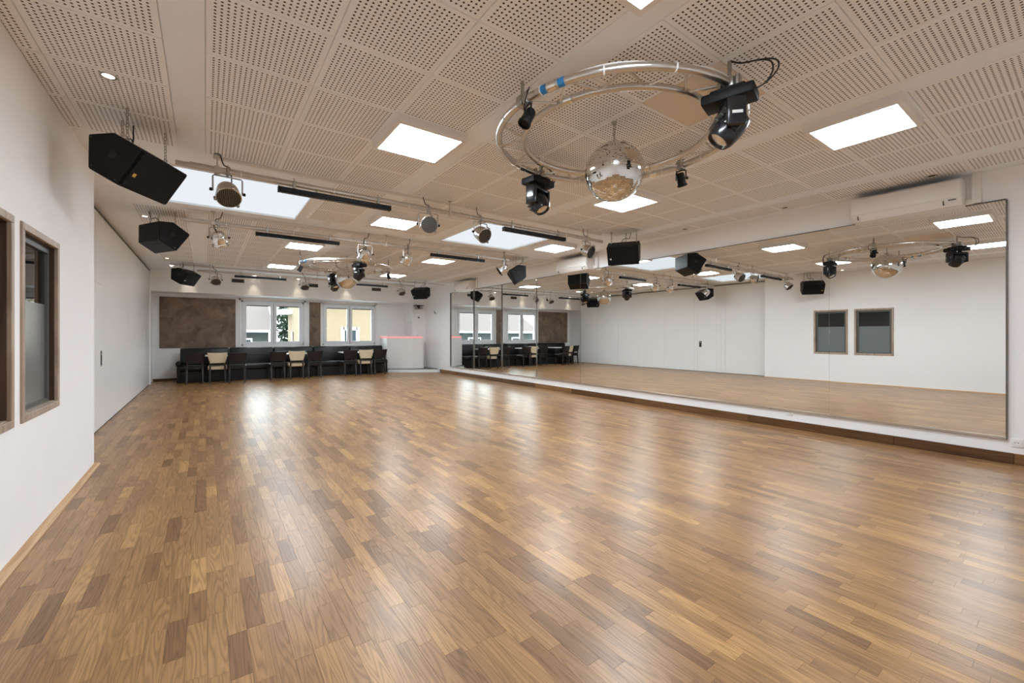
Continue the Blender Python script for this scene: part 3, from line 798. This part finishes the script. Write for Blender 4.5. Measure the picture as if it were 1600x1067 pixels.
# ------------------------------------------------------------------ ring trusses with mirror balls and lamps
def ring_truss(cx_, cy_, lab, zr=2.86):
    t = thing('circular_truss', lab, 'truss', (cx_, cy_, zr), 0, 'circular trusses')
    RO, RI = 0.92, 0.72
    n = 96
    obj('outer_tube', MB().tube([(RO*math.cos(2*PI*k/n), RO*math.sin(2*PI*k/n), 0) for k in range(n)], 0.026, 12, closed=True), M['alu'], t, 60)
    obj('inner_tube', MB().tube([(RI*math.cos(2*PI*k/n), RI*math.sin(2*PI*k/n), 0) for k in range(n)], 0.024, 12, closed=True), M['alu'], t, 60)
    nb_ = 16
    for k in range(nb_):
        a0 = 2*PI*k/nb_; a1 = 2*PI*(k+0.5)/nb_; a2 = 2*PI*(k+1)/nb_
        p = lambda r, a: (r*math.cos(a), r*math.sin(a), 0)
        obj('brace', MB().tube([p(RO, a0), p(RI, a1)], 0.009, 8), M['alu'], t)
        obj('brace', MB().tube([p(RI, a1), p(RO, a2)], 0.009, 8), M['alu'], t)
    for k in range(4):
        a = PI/2*k
        c, s = math.cos(a), math.sin(a)
        hg = MB().tube([(RO*c, RO*s, 0.02), (RO*c, RO*s, H-zr)], 0.012, 8)
        hg.bbox(-0.03, 0.03, -0.036, 0.036, -0.034, 0.034, 0.01, 2, Matrix.Translation((RO*c, RO*s, 0)) @ Matrix.Rotation(a+PI/2, 4, 'Z'))
        obj('hanger', hg, M['steel'], t)
        for r_ in (RO, RI):
            aa = a + 0.292
            obj('coupler', MB().lathe([(0.026, -0.03), (0.031, -0.03), (0.031, 0.03), (0.026, 0.03)], 14, Matrix.Translation((r_*math.cos(aa), r_*math.sin(aa), 0)) @ Matrix.Rotation(aa, 4, 'Z') @ Matrix.Rotation(PI/2, 4, 'X')), M['chrome'], t)
    for k in range(14):
        aa = 0.2 + 2*PI*k/14
        obj('cable_tie', MB().lathe([(0.0265, -0.004), (0.03, -0.004), (0.03, 0.004), (0.0265, 0.004)], 14, Matrix.Translation((RO*math.cos(aa), RO*math.sin(aa), 0)) @ Matrix.Rotation(aa, 4, 'Z') @ Matrix.Rotation(PI/2, 4, 'X')), M['tie'], t)
    for aa in (3.365, 3.505):
        obj('blue_sticker', MB().lathe([(0.0266, -0.022), (0.0275, -0.022), (0.0275, 0.022), (0.0266, 0.022)], 14, Matrix.Translation((RO*math.cos(aa), RO*math.sin(aa), 0)) @ Matrix.Rotation(aa, 4, 'Z') @ Matrix.Rotation(PI/2, 4, 'X')), M['blue'], t)
    cab = [((RO+0.012*math.sin(k*0.9))*math.cos(2*PI*k/60), (RO+0.012*math.sin(k*0.9))*math.sin(2*PI*k/60), 0.03) for k in range(16, 47)]
    obj('cable', MB().tube(cab, 0.005, 6), M['tie'], t)
    return t
def mirror_ball(cx_, cy_, lab, z_=2.60, r=0.232):
    t = thing('mirror_ball', lab, 'mirror ball', (cx_, cy_, z_), 0.1, 'mirror balls')
    mb = MB(); nr = 58
    for i in range(nr):
        p0, p1 = PI*(i+0.06)/nr, PI*(i+0.94)/nr
        pm = (p0+p1)/2
        n = max(4, int(round(2*PI*math.sin(pm)*nr/PI)))
        for k in range(n):
            a0, a1 = 2*PI*(k+0.05)/n, 2*PI*(k+0.95)/n
            c0 = r*math.cos(PI/(2*nr))
            am = (a0+a1)/2
            nn = Vector((math.sin(pm)*math.cos(am), math.sin(pm)*math.sin(am), math.cos(pm)))
            e1 = Vector((-math.sin(am), math.cos(am), 0)); e2 = nn.cross(e1)
            hw0 = math.sin(p0)*r*math.sin((a1-a0)/2); hw1 = math.sin(p1)*r*math.sin((a1-a0)/2); hh = r*math.sin((p1-p0)/2)
            c = nn*r
            mb.add([c+e1*hw1+e2*hh*(1 if e2.z < 0 else -1), c-e1*hw1+e2*hh*(1 if e2.z < 0 else -1), c-e1*hw0-e2*hh*(1 if e2.z < 0 else -1), c+e1*hw0-e2*hh*(1 if e2.z < 0 else -1)], [(0,1,2,3)])
    me = bpy.data.meshes.new('mirror_tiles'); me.from_pydata(mb.v, [], mb.f)
    tag(obj('mirror_tiles', me, M['facet'], t), kind='stuff')
    bpy.context.view_layer.update()
    obj('core', MB().lathe([(max(0.0, (r-0.0015)*math.sin(PI*k/32)), (r-0.0015)*math.cos(PI*k/32)) for k in range(33)], 64), M['alu'], t, 60)
    obj('cap', MB().lathe([(0, r+0.014), (0.02, r+0.014), (0.03, r+0.004), (0.05, r-0.004), (0.03, r-0.012)], 20), M['steel'], t)
    ch = chain(MB(), (0, 0, r+0.012), H-z_-r-0.02, 0.03)
    obj('chain', ch, M['steel'], t)
    obj('motor_hook', MB().lathe([(0, H-z_), (0.02, H-z_), (0.016, H-z_-0.02), (0, H-z_-0.022)], 14), M['steel'], t)
def moving_head(x_, y_, rz, lab, pan=0.0, tilt=0.6, cs=1, zr=2.86):
    t = thing('moving_head_light', lab, 'stage light', (x_, y_, zr), rz, 'moving head stage lights on the ring trusses')
    cl = MB()
    for s in (-0.05, 0.05):
        cl.bbox(s-0.016, s+0.016, -0.036, 0.036, -0.04, 0.036, 0.01, 1); cl.tube([(s, 0, -0.06), (s, 0, -0.03)], 0.009, 6)
    obj('clamp', cl, M['steel'], t)
    bs_ = MB().bbox(-0.15, 0.15, -0.085, 0.085, -0.125, -0.06, 0.014, 2)
    bs_.bbox(-0.10, 0.10, -0.075, 0.075, -0.068, -0.045, 0.008, 1)
    obj('base', bs_, M['black'], t)
    obj('display', MB().box(-0.05, 0.05, -0.088, -0.084, -0.105, -0.075), M['blackgloss'], t, None)
    Rz = Matrix.Rotation(pan, 4, 'Z')
    yk = MB()
    yk.lathe([(0, -0.122), (0.06, -0.122), (0.06, -0.14), (0, -0.14)], 20, Rz)
    yk.bbox(-0.118, 0.118, -0.05, 0.05, -0.175, -0.138, 0.012, 2, Rz)
    for s in (-1, 1):
        yk.bbox(s*0.118-0.022, s*0.118+0.022, -0.055, 0.055, -0.315, -0.142, 0.016, 2, Rz)
    obj('yoke', yk, M['blackgloss'], t)
    obj('label_strip', MB().box(-0.1405, -0.1400, -0.03, 0.03, -0.25, -0.232, Rz), M['badgew'], t, None)
    Hh = Rz @ Matrix.Translation((0, 0, -0.272)) @ Matrix.Rotation(tilt, 4, 'X')
    hd_ = MB().lathe([(0, 0.105), (0.05, 0.10), (0.078, 0.078), (0.09, 0.03), (0.09, -0.03), (0.082, -0.085), (0.07, -0.108), (0.062, -0.108), (0.06, -0.095)], 28, Hh)
    hd_.bbox(-0.096, 0.096, -0.05, 0.05, -0.045, 0.045, 0.014, 2, Hh)
    hobj = obj('head', hd_, M['blackgloss'], t)
    obj('lens', MB().lathe([(0, -0.103), (0.03, -0.102), (0.061, -0.096)], 24, Hh), M['chrome'], hobj)
    for s in (-0.06, 0.0, 0.06):
        obj('fin', MB().bbox(-0.07, 0.07, 0.076, 0.098, s*0.7-0.004, s*0.7+0.004, 0.002, 1, Hh), M['vent'], hobj)
    for (ax, rr) in ((0.0, 0.09), (0.03, 0.06)):
        pts = [(cs*0.14, 0.02, -0.09), (cs*0.20, 0.03, -0.085), (cs*(0.24+ax), 0.02, -0.02), (cs*(0.23+ax), 0.0, 0.06), (cs*0.15, 0.0, 0.09), (cs*0.06, 0.0, 0.10), (cs*0.01, 0.0, H-zr-0.002)]
        sm = []
        for i in range(len(pts)-1):
            for k in range(4): sm.append(Vector(pts[i]).lerp(Vector(pts[i+1]), k/4))
        sm.append(Vector(pts[-1]))
        for _ in range(4): sm = [sm[0]] + [(sm[i-1]+sm[i]*2+sm[i+1])/4 for i in range(1, len(sm)-1)] + [sm[-1]]
        obj('cable', MB().tube(sm, 0.005, 6), M['cable'], t)
def pin_spot(x_, y_, rz, lab, zr=2.86):
    t = thing('pin_spot_light', lab, 'stage light', (x_, y_, zr), rz, 'small pin spots on the ring trusses')
    obj('clamp', MB().bbox(-0.014, 0.014, -0.034, 0.034, -0.04, 0.034, 0.008, 1), M['steel'], t)
    yk = MB().tube([(-0.045, 0, -0.125), (-0.045, 0, -0.055), (-0.035, 0, -0.045), (0.035, 0, -0.045), (0.045, 0, -0.055), (0.045, 0, -0.125)], 0.006, 6)
    obj('yoke', yk, M['black'], t)
    Hh = Matrix.Translation((0, 0, -0.125)) @ Matrix.Rotation(0.5, 4, 'X')
    obj('head', MB().lathe([(0, 0.06), (0.028, 0.058), (0.036, 0.045), (0.038, -0.04), (0.044, -0.045), (0.044, -0.062), (0.038, -0.062), (0.038, -0.05), (0, -0.05)], 20, Hh), M['black'], t)
    obj('knob', MB().lathe([(0, 0), (0.012, 0), (0.012, 0.018), (0, 0.018)], 10, Matrix.Translation((0.047, 0, -0.125)) @ Matrix.Rotation(PI/2, 4, 'Y')), M['blackgloss'], t)
    pts = [(0, 0.03, -0.08), (-0.06, 0.05, -0.05), (-0.07, 0.03, 0.02), (-0.03, 0.0, 0.06), (0.03, 0.0, 0.05)]
    sm = []
    for i in range(len(pts)-1):
        for k in range(4): sm.append(Vector(pts[i]).lerp(Vector(pts[i+1]), k/4))
    sm.append(Vector(pts[-1]))
    for _ in range(3): sm = [sm[0]] + [(sm[i-1]+sm[i]*2+sm[i+1])/4 for i in range(1, len(sm)-1)] + [sm[-1]]
    obj('cable', MB().tube(sm, 0.004, 6), M['cable'], t)
for (cx_, cy_, w_, zr) in ((2.645, 2.275, 'near', 2.86), (2.48, 9.55, 'far', 2.765)):
    ring_truss(cx_, cy_, '%s aluminium ring truss hanging below the ceiling' % w_, zr)
    mirror_ball(cx_+0.003, cy_+0.003, '%s silver mirror ball inside the %s ring truss' % (w_, w_), zr-0.26 if w_ == 'near' else 2.525)
    moving_head(cx_, cy_-0.92, dg(105), 'black moving head on the camera side of the %s ring truss' % w_, dg(-60), dg(40), -1, zr)
    moving_head(cx_-0.03, cy_+0.92, dg(8), 'black moving head on the window side of the %s ring truss' % w_, dg(10), dg(-30), 1, zr)
    pin_spot(cx_-0.92, cy_-0.06, dg(80), 'small black pin spot on the folding wall side of the %s ring truss' % w_, zr)
    pin_spot(cx_+0.92, cy_, dg(-80), 'small black pin spot on the mirror side of the %s ring truss' % w_, zr)

# ------------------------------------------------------------------ air conditioners
def air_con(y0, lab):
    t = thing('air_conditioner', lab, 'air conditioner', (XR, y0, 2.66), 0, 'white wall air conditioners')
    L_ = 0.93
    prof = [(0, 0.0), (-0.20, 0.0), (-0.245, 0.045), (-0.255, 0.09), (-0.25, 0.25), (-0.235, 0.268), (0, 0.268)]
    Mx = Matrix(((1,0,0,0),(0,0,1,0),(0,1,0,0),(0,0,0,1)))
    obj('body', MB().prism(prof, 0, L_, Mx), M['plastic'], t, 30)
    obj('front_panel', MB().bbox(-0.262, -0.248, 0.008, L_-0.008, 0.075, 0.258, 0.004, 2), M['plastic'], t)
    fl_ = MB().prism([(-0.253, 0.066), (-0.243, 0.038), (-0.204, -0.003), (-0.196, 0.004), (-0.235, 0.042), (-0.246, 0.068)], 0.14, L_-0.07, Mx)
    obj('air_flap', fl_, M['plastic'], t, 30)
    for yy in (0.135, L_-0.068):
        obj('flap_hinge', MB().box(-0.254, -0.22, yy-0.003, yy+0.003, 0.015, 0.06), M['dark'], t, None)
    obj('display', MB().box(-0.256, -0.247, 0.04, 0.10, 0.05, 0.062), M['vent'], t, None)
    obj('intake_grille', MB().box(-0.22, -0.02, 0.03, L_-0.03, 0.266, 0.271), M['dark'], t, None)
    obj('cable_duct', MB().bbox(-0.05, 0, -0.115, -0.045, 0.022, H-2.66, 0.008, 2).bbox(-0.047, 0, -0.06, 0.0, 0.016, 0.075, 0.006, 2), M['plastic'], t)
air_con(0.85, 'nearest white wall air conditioner above the mirror end')
air_con(6.19, 'middle white wall air conditioner behind the hanging speaker')
air_con(11.0, 'farthest white wall air conditioner near the corner')

# ------------------------------------------------------------------ sockets, vents, small wall things
def socket(y_, z_, lab, dark=True):
    t = thing('wall_socket', lab, 'socket', (XR, y_, z_), 0, 'wall sockets')
    obj('plate', MB().bbox(-0.012, 0, -0.042, 0.042, -0.042, 0.042, 0.004, 2), M['socket'], t)
    Rm = Matrix.Translation((-0.0125, 0, 0)) @ Matrix.Rotation(-PI/2, 4, 'Y')
    obj('insert', MB().lathe([(0.0, 0.0), (0.018, 0.0), (0.02, 0.003), (0.024, 0.003), (0.024, -0.002)], 20, Rm), M['socket'], t)
    for s in (-1, 1): obj('pin_hole', MB().lathe([(0, 0.001), (0.004, 0.001), (0.004, -0.001)], 8, Rm @ Matrix.Translation((0, s*0.0095, 0))), M['dark'], t)
socket(0.498, 0.216, 'white wall socket beside the near end of the mirrors')
socket(2.54, 0.219, 'white wall socket below the mirrors')
t = thing('wall_socket', 'white wall socket beside the banquette', 'socket', (-0.72, YE, 0.22), -PI/2, 'wall sockets')
obj('plate', MB().bbox(0, 0.012, -0.042, 0.042, -0.042, 0.042, 0.004, 2, Matrix.Rotation(PI, 4, 'Z')), M['socket'], t)
t.rotation_euler = (0, 0, PI/2)
for i, (a, b_) in enumerate(((0.61, 0.915), (2.61, 2.91), (4.615, 4.925))):
    t = thing('air_vent', ['leftmost dark slotted vent on the bulkhead', 'middle dark slotted vent on the bulkhead', 'rightmost dark slotted vent on the bulkhead'][i], 'vent', ((a+b_)/2, YK, 2.858), 0, 'vents on the bulkhead')
    w = (b_-a)/2
    fr = MB(); fr.box(-w, w, -0.01, 0, 0.04, 0.052); fr.box(-w, w, -0.01, 0, -0.052, -0.04); fr.box(-w, -w+0.01, -0.01, 0, -0.04, 0.04); fr.box(w-0.01, w, -0.01, 0, -0.04, 0.04)
    obj('frame', fr, M['vent'], t, None)
    obj('backing', MB().box(-w+0.005, w-0.005, -0.003, 0, -0.045, 0.045), M['dark'], t, None)
    for k in range(5): obj('slat', MB().box(-w+0.01, w-0.01, -0.009, -0.003, -0.034+k*0.017-0.003, -0.034+k*0.017+0.003), M['vent'], t, None)
t = thing('wall_projector', 'small dark projector on a shelf bracket on the corner pillar', 'projector', (6.27, YK, 2.32))
obj('shelf', MB().bbox(-0.16, 0.16, -0.22, 0, 0.03, 0.05, 0.004, 1), M['black'], t)
obj('body', MB().bbox(-0.12, 0.13, -0.20, -0.02, -0.10, -0.01, 0.03, 3), M['steel'], t)
obj('lens', MB().lathe([(0, 0.02), (0.03, 0.02), (0.035, 0)], 16, Matrix.Translation((-0.03, -0.20, -0.05)) @ Matrix.Rotation(PI/2, 4, 'X')), M['blackgloss'], t)
obj('bracket', MB().box(-0.02, 0.02, -0.2, 0, -0.012, 0.03), M['black'], t, None)
t = thing('thermostat', 'small round dark dial on the corner pillar', 'dial', (6.32, YK, 1.93))
obj('dial', MB().lathe([(0, 0.022), (0.03, 0.022), (0.036, 0.014), (0.036, 0)], 20, Matrix.Rotation(PI/2, 4, 'X')), M['vent'], t)
obj('pointer', MB().box(-0.003, 0.003, -0.026, -0.02, 0, 0.03), M['badgew'], t, None)
t = thing('wall_hook', 'small black hook on the white wall before the mirrors', 'hook', (XR, 13.75, 2.06))
obj('plate', MB().bbox(-0.012, 0, -0.03, 0.03, -0.05, 0.02, 0.003, 1), M['socket'], t)
obj('hook', MB().tube([(-0.01, 0, 0.0), (-0.05, 0, 0.0), (-0.06, 0, 0.03), (-0.06, 0, 0.06)], 0.012, 8), M['black'], t)

# ------------------------------------------------------------------ brown wall panels
t = thing('wall_panel', 'large mottled brown suede panel on the window wall', 'wall panel', ((-1.04+0.742)/2, YE, 0.926), 0, 'brown suede wall panels')
obj('pad', MB().bbox(-0.891, 0.891, -0.035, 0, 0, 1.442, 0.008, 2), M['suede'], t)
obj('backing', MB().box(-0.885, 0.885, -0.008, 0.0, -0.004, 1.446), M['dark'], t, None)
t = thing('wall_panel', 'narrow brown suede panel between the two windows', 'wall panel', (2.972, YE, 0.925), 0, 'brown suede wall panels')
obj('pad', MB().bbox(-0.17, 0.17, -0.035, 0, 0, 1.45, 0.008, 2), M['suede'], t)
obj('backing', MB().box(-0.165, 0.165, -0.008, 0.0, -0.004, 1.454), M['dark'], t, None)

# ------------------------------------------------------------------ banquette
SX0, SXW = -0.575, 1.140
blab = ['black banquette section at the folding wall end', 'second black banquette section from the folding wall', 'middle black banquette section', 'fourth black banquette section, below the yellow house window', 'black banquette section next to the white counter']
for i in range(5):
    t = thing('banquette_section', blab[i], 'banquette', (SX0+SXW*(i+0.5), 14.45, 0), 0, 'sections of the black banquette')
    w = SXW/2-0.003
    obj('base', MB().bbox(-w, w, 0.05, 0.66, 0.0, 0.30, 0.01, 1), M['leather'], t)
    obj('seat', MB().bbox(-w, w, 0.0, 0.54, 0.295, 0.46, 0.045, 4), M['leather'], t)
    bk = MB().bbox(-w, w, 0.0, 0.16, 0.0, 0.54, 0.045, 4, Matrix.Translation((0, 0.49, 0.39)) @ Matrix.Rotation(dg(-6), 4, 'X'))
    obj('backrest', bk, M['leather'], t)
    obj('piping', MB().tube([(-w+0.03, 0.50, 0.70), (w-0.03, 0.50, 0.70)], 0.005, 6), M['leather'], t)
    if i == 0: obj('armrest', MB().bbox(-w-0.08, -w+0.06, -0.01, 0.6, 0.44, 0.58, 0.05, 3).bbox(-w-0.05, -w+0.03, 0.02, 0.58, 0.0, 0.5, 0.01, 1), M['leather'], t)

# ------------------------------------------------------------------ tables
TCOL = [((-0.235, 0.03), (0.35, 0.03)), ((-0.173, 0.03), (0.53, 0.03)), ((-0.13, 0.03), (0.36, 0.095))]
for i, (x_, lab) in enumerate(((0.25, 'white topped table in front of the banquette at the brown panel'), (2.12, 'white topped table in front of the middle of the banquette'), (4.08, 'white topped table in front of the banquette near the counter'))):
    t = thing('bistro_table', lab, 'table', (x_, 14.33, 0), 0, 'white topped tables at the banquette')
    obj('tabletop', MB().bbox(-0.55, 0.55, -0.33, 0.33, 0.715, 0.745, 0.006, 2), M['table'], t)
    for s, q in TCOL[i]:
        obj('column', MB().lathe([(0.018, 0.008), (0.018, 0.715)], 14, Matrix.Translation((s, q, 0))), M['legwood'], t)
        obj('foot', MB().lathe([(0, 0.0), (0.032, 0.0), (0.032, 0.006), (0.02, 0.012), (0.0, 0.012)], 20, Matrix.Translation((s, q, 0))), M['legwood'], t)

# ------------------------------------------------------------------ chairs
def chair_proto(m_):
    t = thing('dining_chair', 'chair', 'chair')
    # faces +y; origin on the floor below the seat centre
    obj('seat', MB().bbox(-0.215, 0.215, -0.20, 0.23, 0.36, 0.475, 0.03, 3), m_, t)
    bk = MB(); n = 9
    rows = []
    for zz, hw in ((0.545, 0.175), (0.60, 0.185), (0.70, 0.205), (0.79, 0.222), (0.815, 0.226)):
        row = []
        for k in range(n):
            u = -1+2*k/(n-1)
            top = 0.012*u*u*(1 if zz > 0.78 else 0)
            row.append((u*hw, -0.215-0.10*(zz-0.545)+0.03*u*u-0.012, zz+top))
        rows.append(row)
    vs = [p for r_ in rows for p in r_] + [(p[0], p[1]-0.05, p[2]) for r_ in rows for p in r_]
    o_ = len(rows)*n; fs = []
    for i in range(len(rows)-1):
        for k in range(n-1):
            a = i*n+k
            fs.append((a, a+1, a+n+1, a+n)); fs.append((a+o_, a+n+o_, a+n+1+o_, a+1+o_))
    m2 = len(rows)
    for k in range(n-1):
        fs.append((k, k+o_, k+1+o_, k+1)); a = (m2-1)*n+k; fs.append((a, a+1, a+1+o_, a+o_))
    for i in range(m2-1):
        a = i*n; fs.append((a, a+n, a+n+o_, a+o_)); a = i*n+n-1; fs.append((a, a+o_, a+n+o_, a+n))
    bk.add(vs, fs)
    obj('backrest', bk, m_, t, 50)
    obj('back_seam', MB().tube([(0, -0.272, 0.56), (0, -0.297, 0.80)], 0.0025, 5), m_, t)
    def leg(p0, p1, w0, w1):
        vs = []
        for p, w in ((p0, w0), (p1, w1)): vs += [(p[0]-w, p[1]-w, p[2]), (p[0]+w, p[1]-w, p[2]), (p[0]+w, p[1]+w, p[2]), (p[0]-w, p[1]+w, p[2])]
        return MB().add(vs, [(3,2,1,0),(4,5,6,7),(0,1,5,4),(1,2,6,5),(2,3,7,6),(3,0,4,7)])
    for s in (-1, 1):
        obj('leg', leg((s*0.18, 0.20, 0.0), (s*0.185, 0.195, 0.37), 0.014, 0.02), M['legwood'], t, None)
        l2 = leg((s*0.17, -0.25, 0.0), (s*0.168, -0.20, 0.38), 0.015, 0.021)
        l2.add(*(lambda q: (q.v, q.f))(leg((s*0.168, -0.20, 0.38), (s*0.158, -0.245, 0.62), 0.021, 0.016)))
        obj('leg', l2, M['legwood'], t, None)
    obj('back_rail', MB().box(-0.16, 0.16, -0.235, -0.205, 0.475, 0.505), M['legwood'], t, None)
    return t
pd = chair_proto(M['brownleather']); pc_ = chair_proto(M['cream'])
CH = [(-0.235, 13.95, 'd', 3), (0.265, 13.80, 'c', 0), (0.71, 13.55, 'd', -4), (1.685, 13.83, 'd', 2), (2.195, 13.88, 'c', -1), (2.672, 13.80, 'd', -2), (3.69, 13.80, 'd', 2), (4.195, 13.83, 'c', -1), (4.672, 13.88, 'd', -2)]
tn = ['at the table by the brown panel', 'at the middle table', 'at the table nearest the counter']
used = {'d': False, 'c': False}
for i, (x_, y_, kd, a) in enumerate(CH):
    pr = pd if kd == 'd' else pc_
    o = pr if not used[kd] else copy_tree(pr)
    used[kd] = True
    o.location = (x_, y_+0.25, 0); o.rotation_euler = (0, 0, dg(a))
    o['label'] = ('cream upholstered chair ' + tn[i//3]) if kd == 'c' else ('dark brown upholstered chair %s of the cream chair %s' % ('left' if i % 3 == 0 else 'right', tn[i//3]))
    o['group'] = 'cream chairs' if kd == 'c' else 'dark brown chairs'

# ------------------------------------------------------------------ podium and counter
pod = thing('podium', 'low white podium under the counter in the far corner', 'podium', (0, 0, 0))
pp = [(5.14, 14.48), (5.84, 13.96), (6.575, 13.52), (6.575, 14.595), (6.07, 14.595), (6.07, 15.38), (5.14, 15.38)]
obj('step', MB().prism(pp, 0.0, 0.10), M['white'], pod, None)
obj('deck', MB().prism(pp, 0.10, 0.12), M['vent'], pod, None)
ct = thing('bar_counter', 'white angled counter with a glowing red edge in the far corner', 'counter', (0, 0, 0.12))
cp_ = [(5.15, 14.62), (5.88, 14.12), (6.26, 14.06), (6.26, 14.42), (5.98, 14.46), (5.46, 14.84), (5.46, 15.36), (5.15, 15.36)]
obj('body', MB().prism(cp_, 0.0, 1.065), M['white'], ct, None)
ins = [(5.165, 14.628), (5.885, 14.136), (6.245, 14.078), (6.245, 14.405), (5.975, 14.445), (5.445, 14.83), (5.445, 15.345), (5.165, 15.345)]
obj('light_strip', MB().prism(ins, 1.065, 1.118), M['redled'], ct, None)
obj('worktop', MB().prism(cp_, 1.118, 1.14), M['white'], ct, None)
obj('plinth', MB().prism([(5.145, 14.612), (5.878, 14.11), (6.266, 14.05), (6.266, 14.09), (5.885, 14.15), (5.16, 14.65)], 0.0, 0.06), M['white'], ct, None)
g = thing('gooseneck_lamp', 'thin curved gooseneck lamp standing on the white counter', 'lamp', (6.12, 14.25, 1.26))
obj('base', MB().lathe([(0, 0), (0.035, 0), (0.035, 0.015), (0, 0.02)], 16), M['steel'], g)
obj('neck', MB().tube([(0, 0, 0.015)] + [(-0.45+0.45*math.cos(a), 0.1*math.sin(a), 0.1+0.48*math.sin(a)) for a in [k*PI/2.4/14 for k in range(15)]], 0.008, 8), M['white'], g)
obj('head', MB().tube([(-0.33, 0.095, 0.57), (-0.43, 0.1, 0.585)], 0.016, 10), M['white'], g)

# ------------------------------------------------------------------ outside
M['bounce_ground'] = mat('pale_bounce_ground', (0.55, 0.55, 0.54), 0.9, noise=0.1, nscale=2)  # unseen ground, made pale to throw sky light up to the ceiling
struct('ground', MB().box(-40, 50, YE+0.3, 80, -1.2, -1.0), M['bounce_ground'], 'unseen ground outside the windows, made pale to bounce daylight indoors')
M['yellow'] = mat('pale_yellow_render', (0.165, 0.122, 0.075), 0.9, noise=0.04, nscale=3)
M['rooftile'] = mat('grey_brown_roof_tiles', (0.095, 0.075, 0.068), 0.9, noise=0.18, nscale=14, bump=0.3)
M['facade'] = mat('grey_green_facade', (0.03, 0.036, 0.035), 0.9, noise=0.2, nscale=2)
M['leaf'] = mat('green_leaf', (0.018, 0.036, 0.014), 0.7, noise=0.5, nscale=3)
M['bark'] = mat('tree_bark', (0.10, 0.075, 0.055), 0.9, noise=0.3)
M['darkglass'] = mat('dark_house_glass', (0.022, 0.03, 0.034), 0.5, noise=0.1, spec=0.1)
hs = thing('house', 'pale yellow house outside the windows', 'house', (3.52, 22.0, -1.0))
hw = MB(); wx0, wx1, wz0, wz1 = 2.02, 2.70, 1.35, 2.58
hw.box(0, wx0, 0, 3, 0, 4.1); hw.box(wx1, 9, 0, 3, 0, 4.1); hw.box(wx0, wx1, 0, 3, 0, wz0); hw.box(wx0, wx1, 0, 3, wz1, 4.1)
obj('wall', hw, M['yellow'], hs, None)
wn = obj('window', MB().box(wx0-0.1, wx0+0.06, -0.04, 0.06, wz0-0.1, wz1+0.1).box(wx1-0.06, wx1+0.1, -0.04, 0.06, wz0-0.1, wz1+0.1).box(wx0, wx1, -0.04, 0.06, wz1-0.05, wz1+0.1).box(wx0, wx1, -0.04, 0.06, wz0-0.1, wz0+0.06).box((wx0+wx1)/2-0.04, (wx0+wx1)/2+0.04, -0.03, 0.05, wz0, wz1), M['upvc'], hs, None)
obj('pane', MB().box(wx0+0.05, wx1-0.05, 0.03, 0.04, wz0+0.05, wz1-0.05), M['darkglass'], wn, None)
obj('downpipe', MB().tube([(-0.06, 1.3, 0), (-0.06, 1.3, 2.45)], 0.05, 8), M['steel'], hs)
obj('canopy', MB().box(-0.55, 0.0, 1.6, 3, 3.35, 3.55), M['upvc'], hs, None)
obj('roof', MB().prism([(-0.3, 4.1), (9.3, 4.1), (9.3, 4.2), (4.5, 5.0), (-0.3, 4.2)], -0.6, 3.6, Matrix(((1,0,0,0),(0,0,1,0),(0,1,0,0),(0,0,0,1)))), M['rooftile'], hs, None)
bn = thing('outbuilding', 'low outbuilding with a grey tiled roof outside the first window', 'building', (-8.0, 27.0, -1.0))
obj('wall', MB().box(0, 10.9, 0.5, 7, 0, 2.65), M['facade'], bn, None)
rf = MB()
for k in range(18):
    z0, z1 = 2.55+0.13*k, 2.55+0.13*(k+1)+0.03
    y0, y1 = 0.24*k, 0.24*(k+1)
    rf.add([(-0.3, y0, z0), (11.1, y0, z0), (11.1, y1, z1), (-0.3, y1, z1), (-0.3, y0, z0-0.05), (11.1, y0, z0-0.05)], [(0,1,2,3), (4,5,1,0)])
obj('tile_rows', rf, M['rooftile'], bn, None)
obj('gutter', MB().box(-0.3, 11.1, -0.08, 0.03, 2.44, 2.56), M['upvc'], bn, None)
for k in range(5):
    q = obj('window', MB().box(1.0+2*k, 2.1+2*k, 0.44, 0.52, 0.9, 2.1), M['upvc'], bn, None)
    obj('pane', MB().box(1.08+2*k, 2.02+2*k, 0.42, 0.45, 0.98, 2.02), M['darkglass'], q, None)
obj('door', MB().box(9.6, 10.4, 0.42, 0.52, 0, 1.2), M['upvc'], bn, None)
tr = thing('tree', 'green tree between the outbuilding and the yellow house', 'tree', (4.35, 28.6, -1.0))
obj('trunk', MB().tube([(0, 0, 0), (0.05, 0, 1.2), (0, 0.05, 2.6), (0.1, 0, 4.0)], 0.14, 8), M['bark'], tr)
lf = MB(); r3 = random.Random(5)
for k in range(5200):
    u = Vector((r3.gauss(0, 1), r3.gauss(0, 1), r3.gauss(0, 1))).normalized()*(r3.random()**0.4)
    c = Vector((u.x*0.95, u.y*1.2, 3.3+u.z*2.7))
    a = Vector((r3.gauss(0, 1), r3.gauss(0, 1), r3.gauss(0, 1))).normalized(); b_ = a.orthogonal().normalized()
    s = r3.uniform(0.07, 0.15)
    lf.add([c-a*s, c+b_*s*0.5, c+a*s, c-b_*s*0.5], [(0,1,2,3)])
me = bpy.data.meshes.new('foliage'); me.from_pydata(lf.v, [], lf.f)
tag(obj('foliage', me, M['leaf'], tr), kind='stuff')
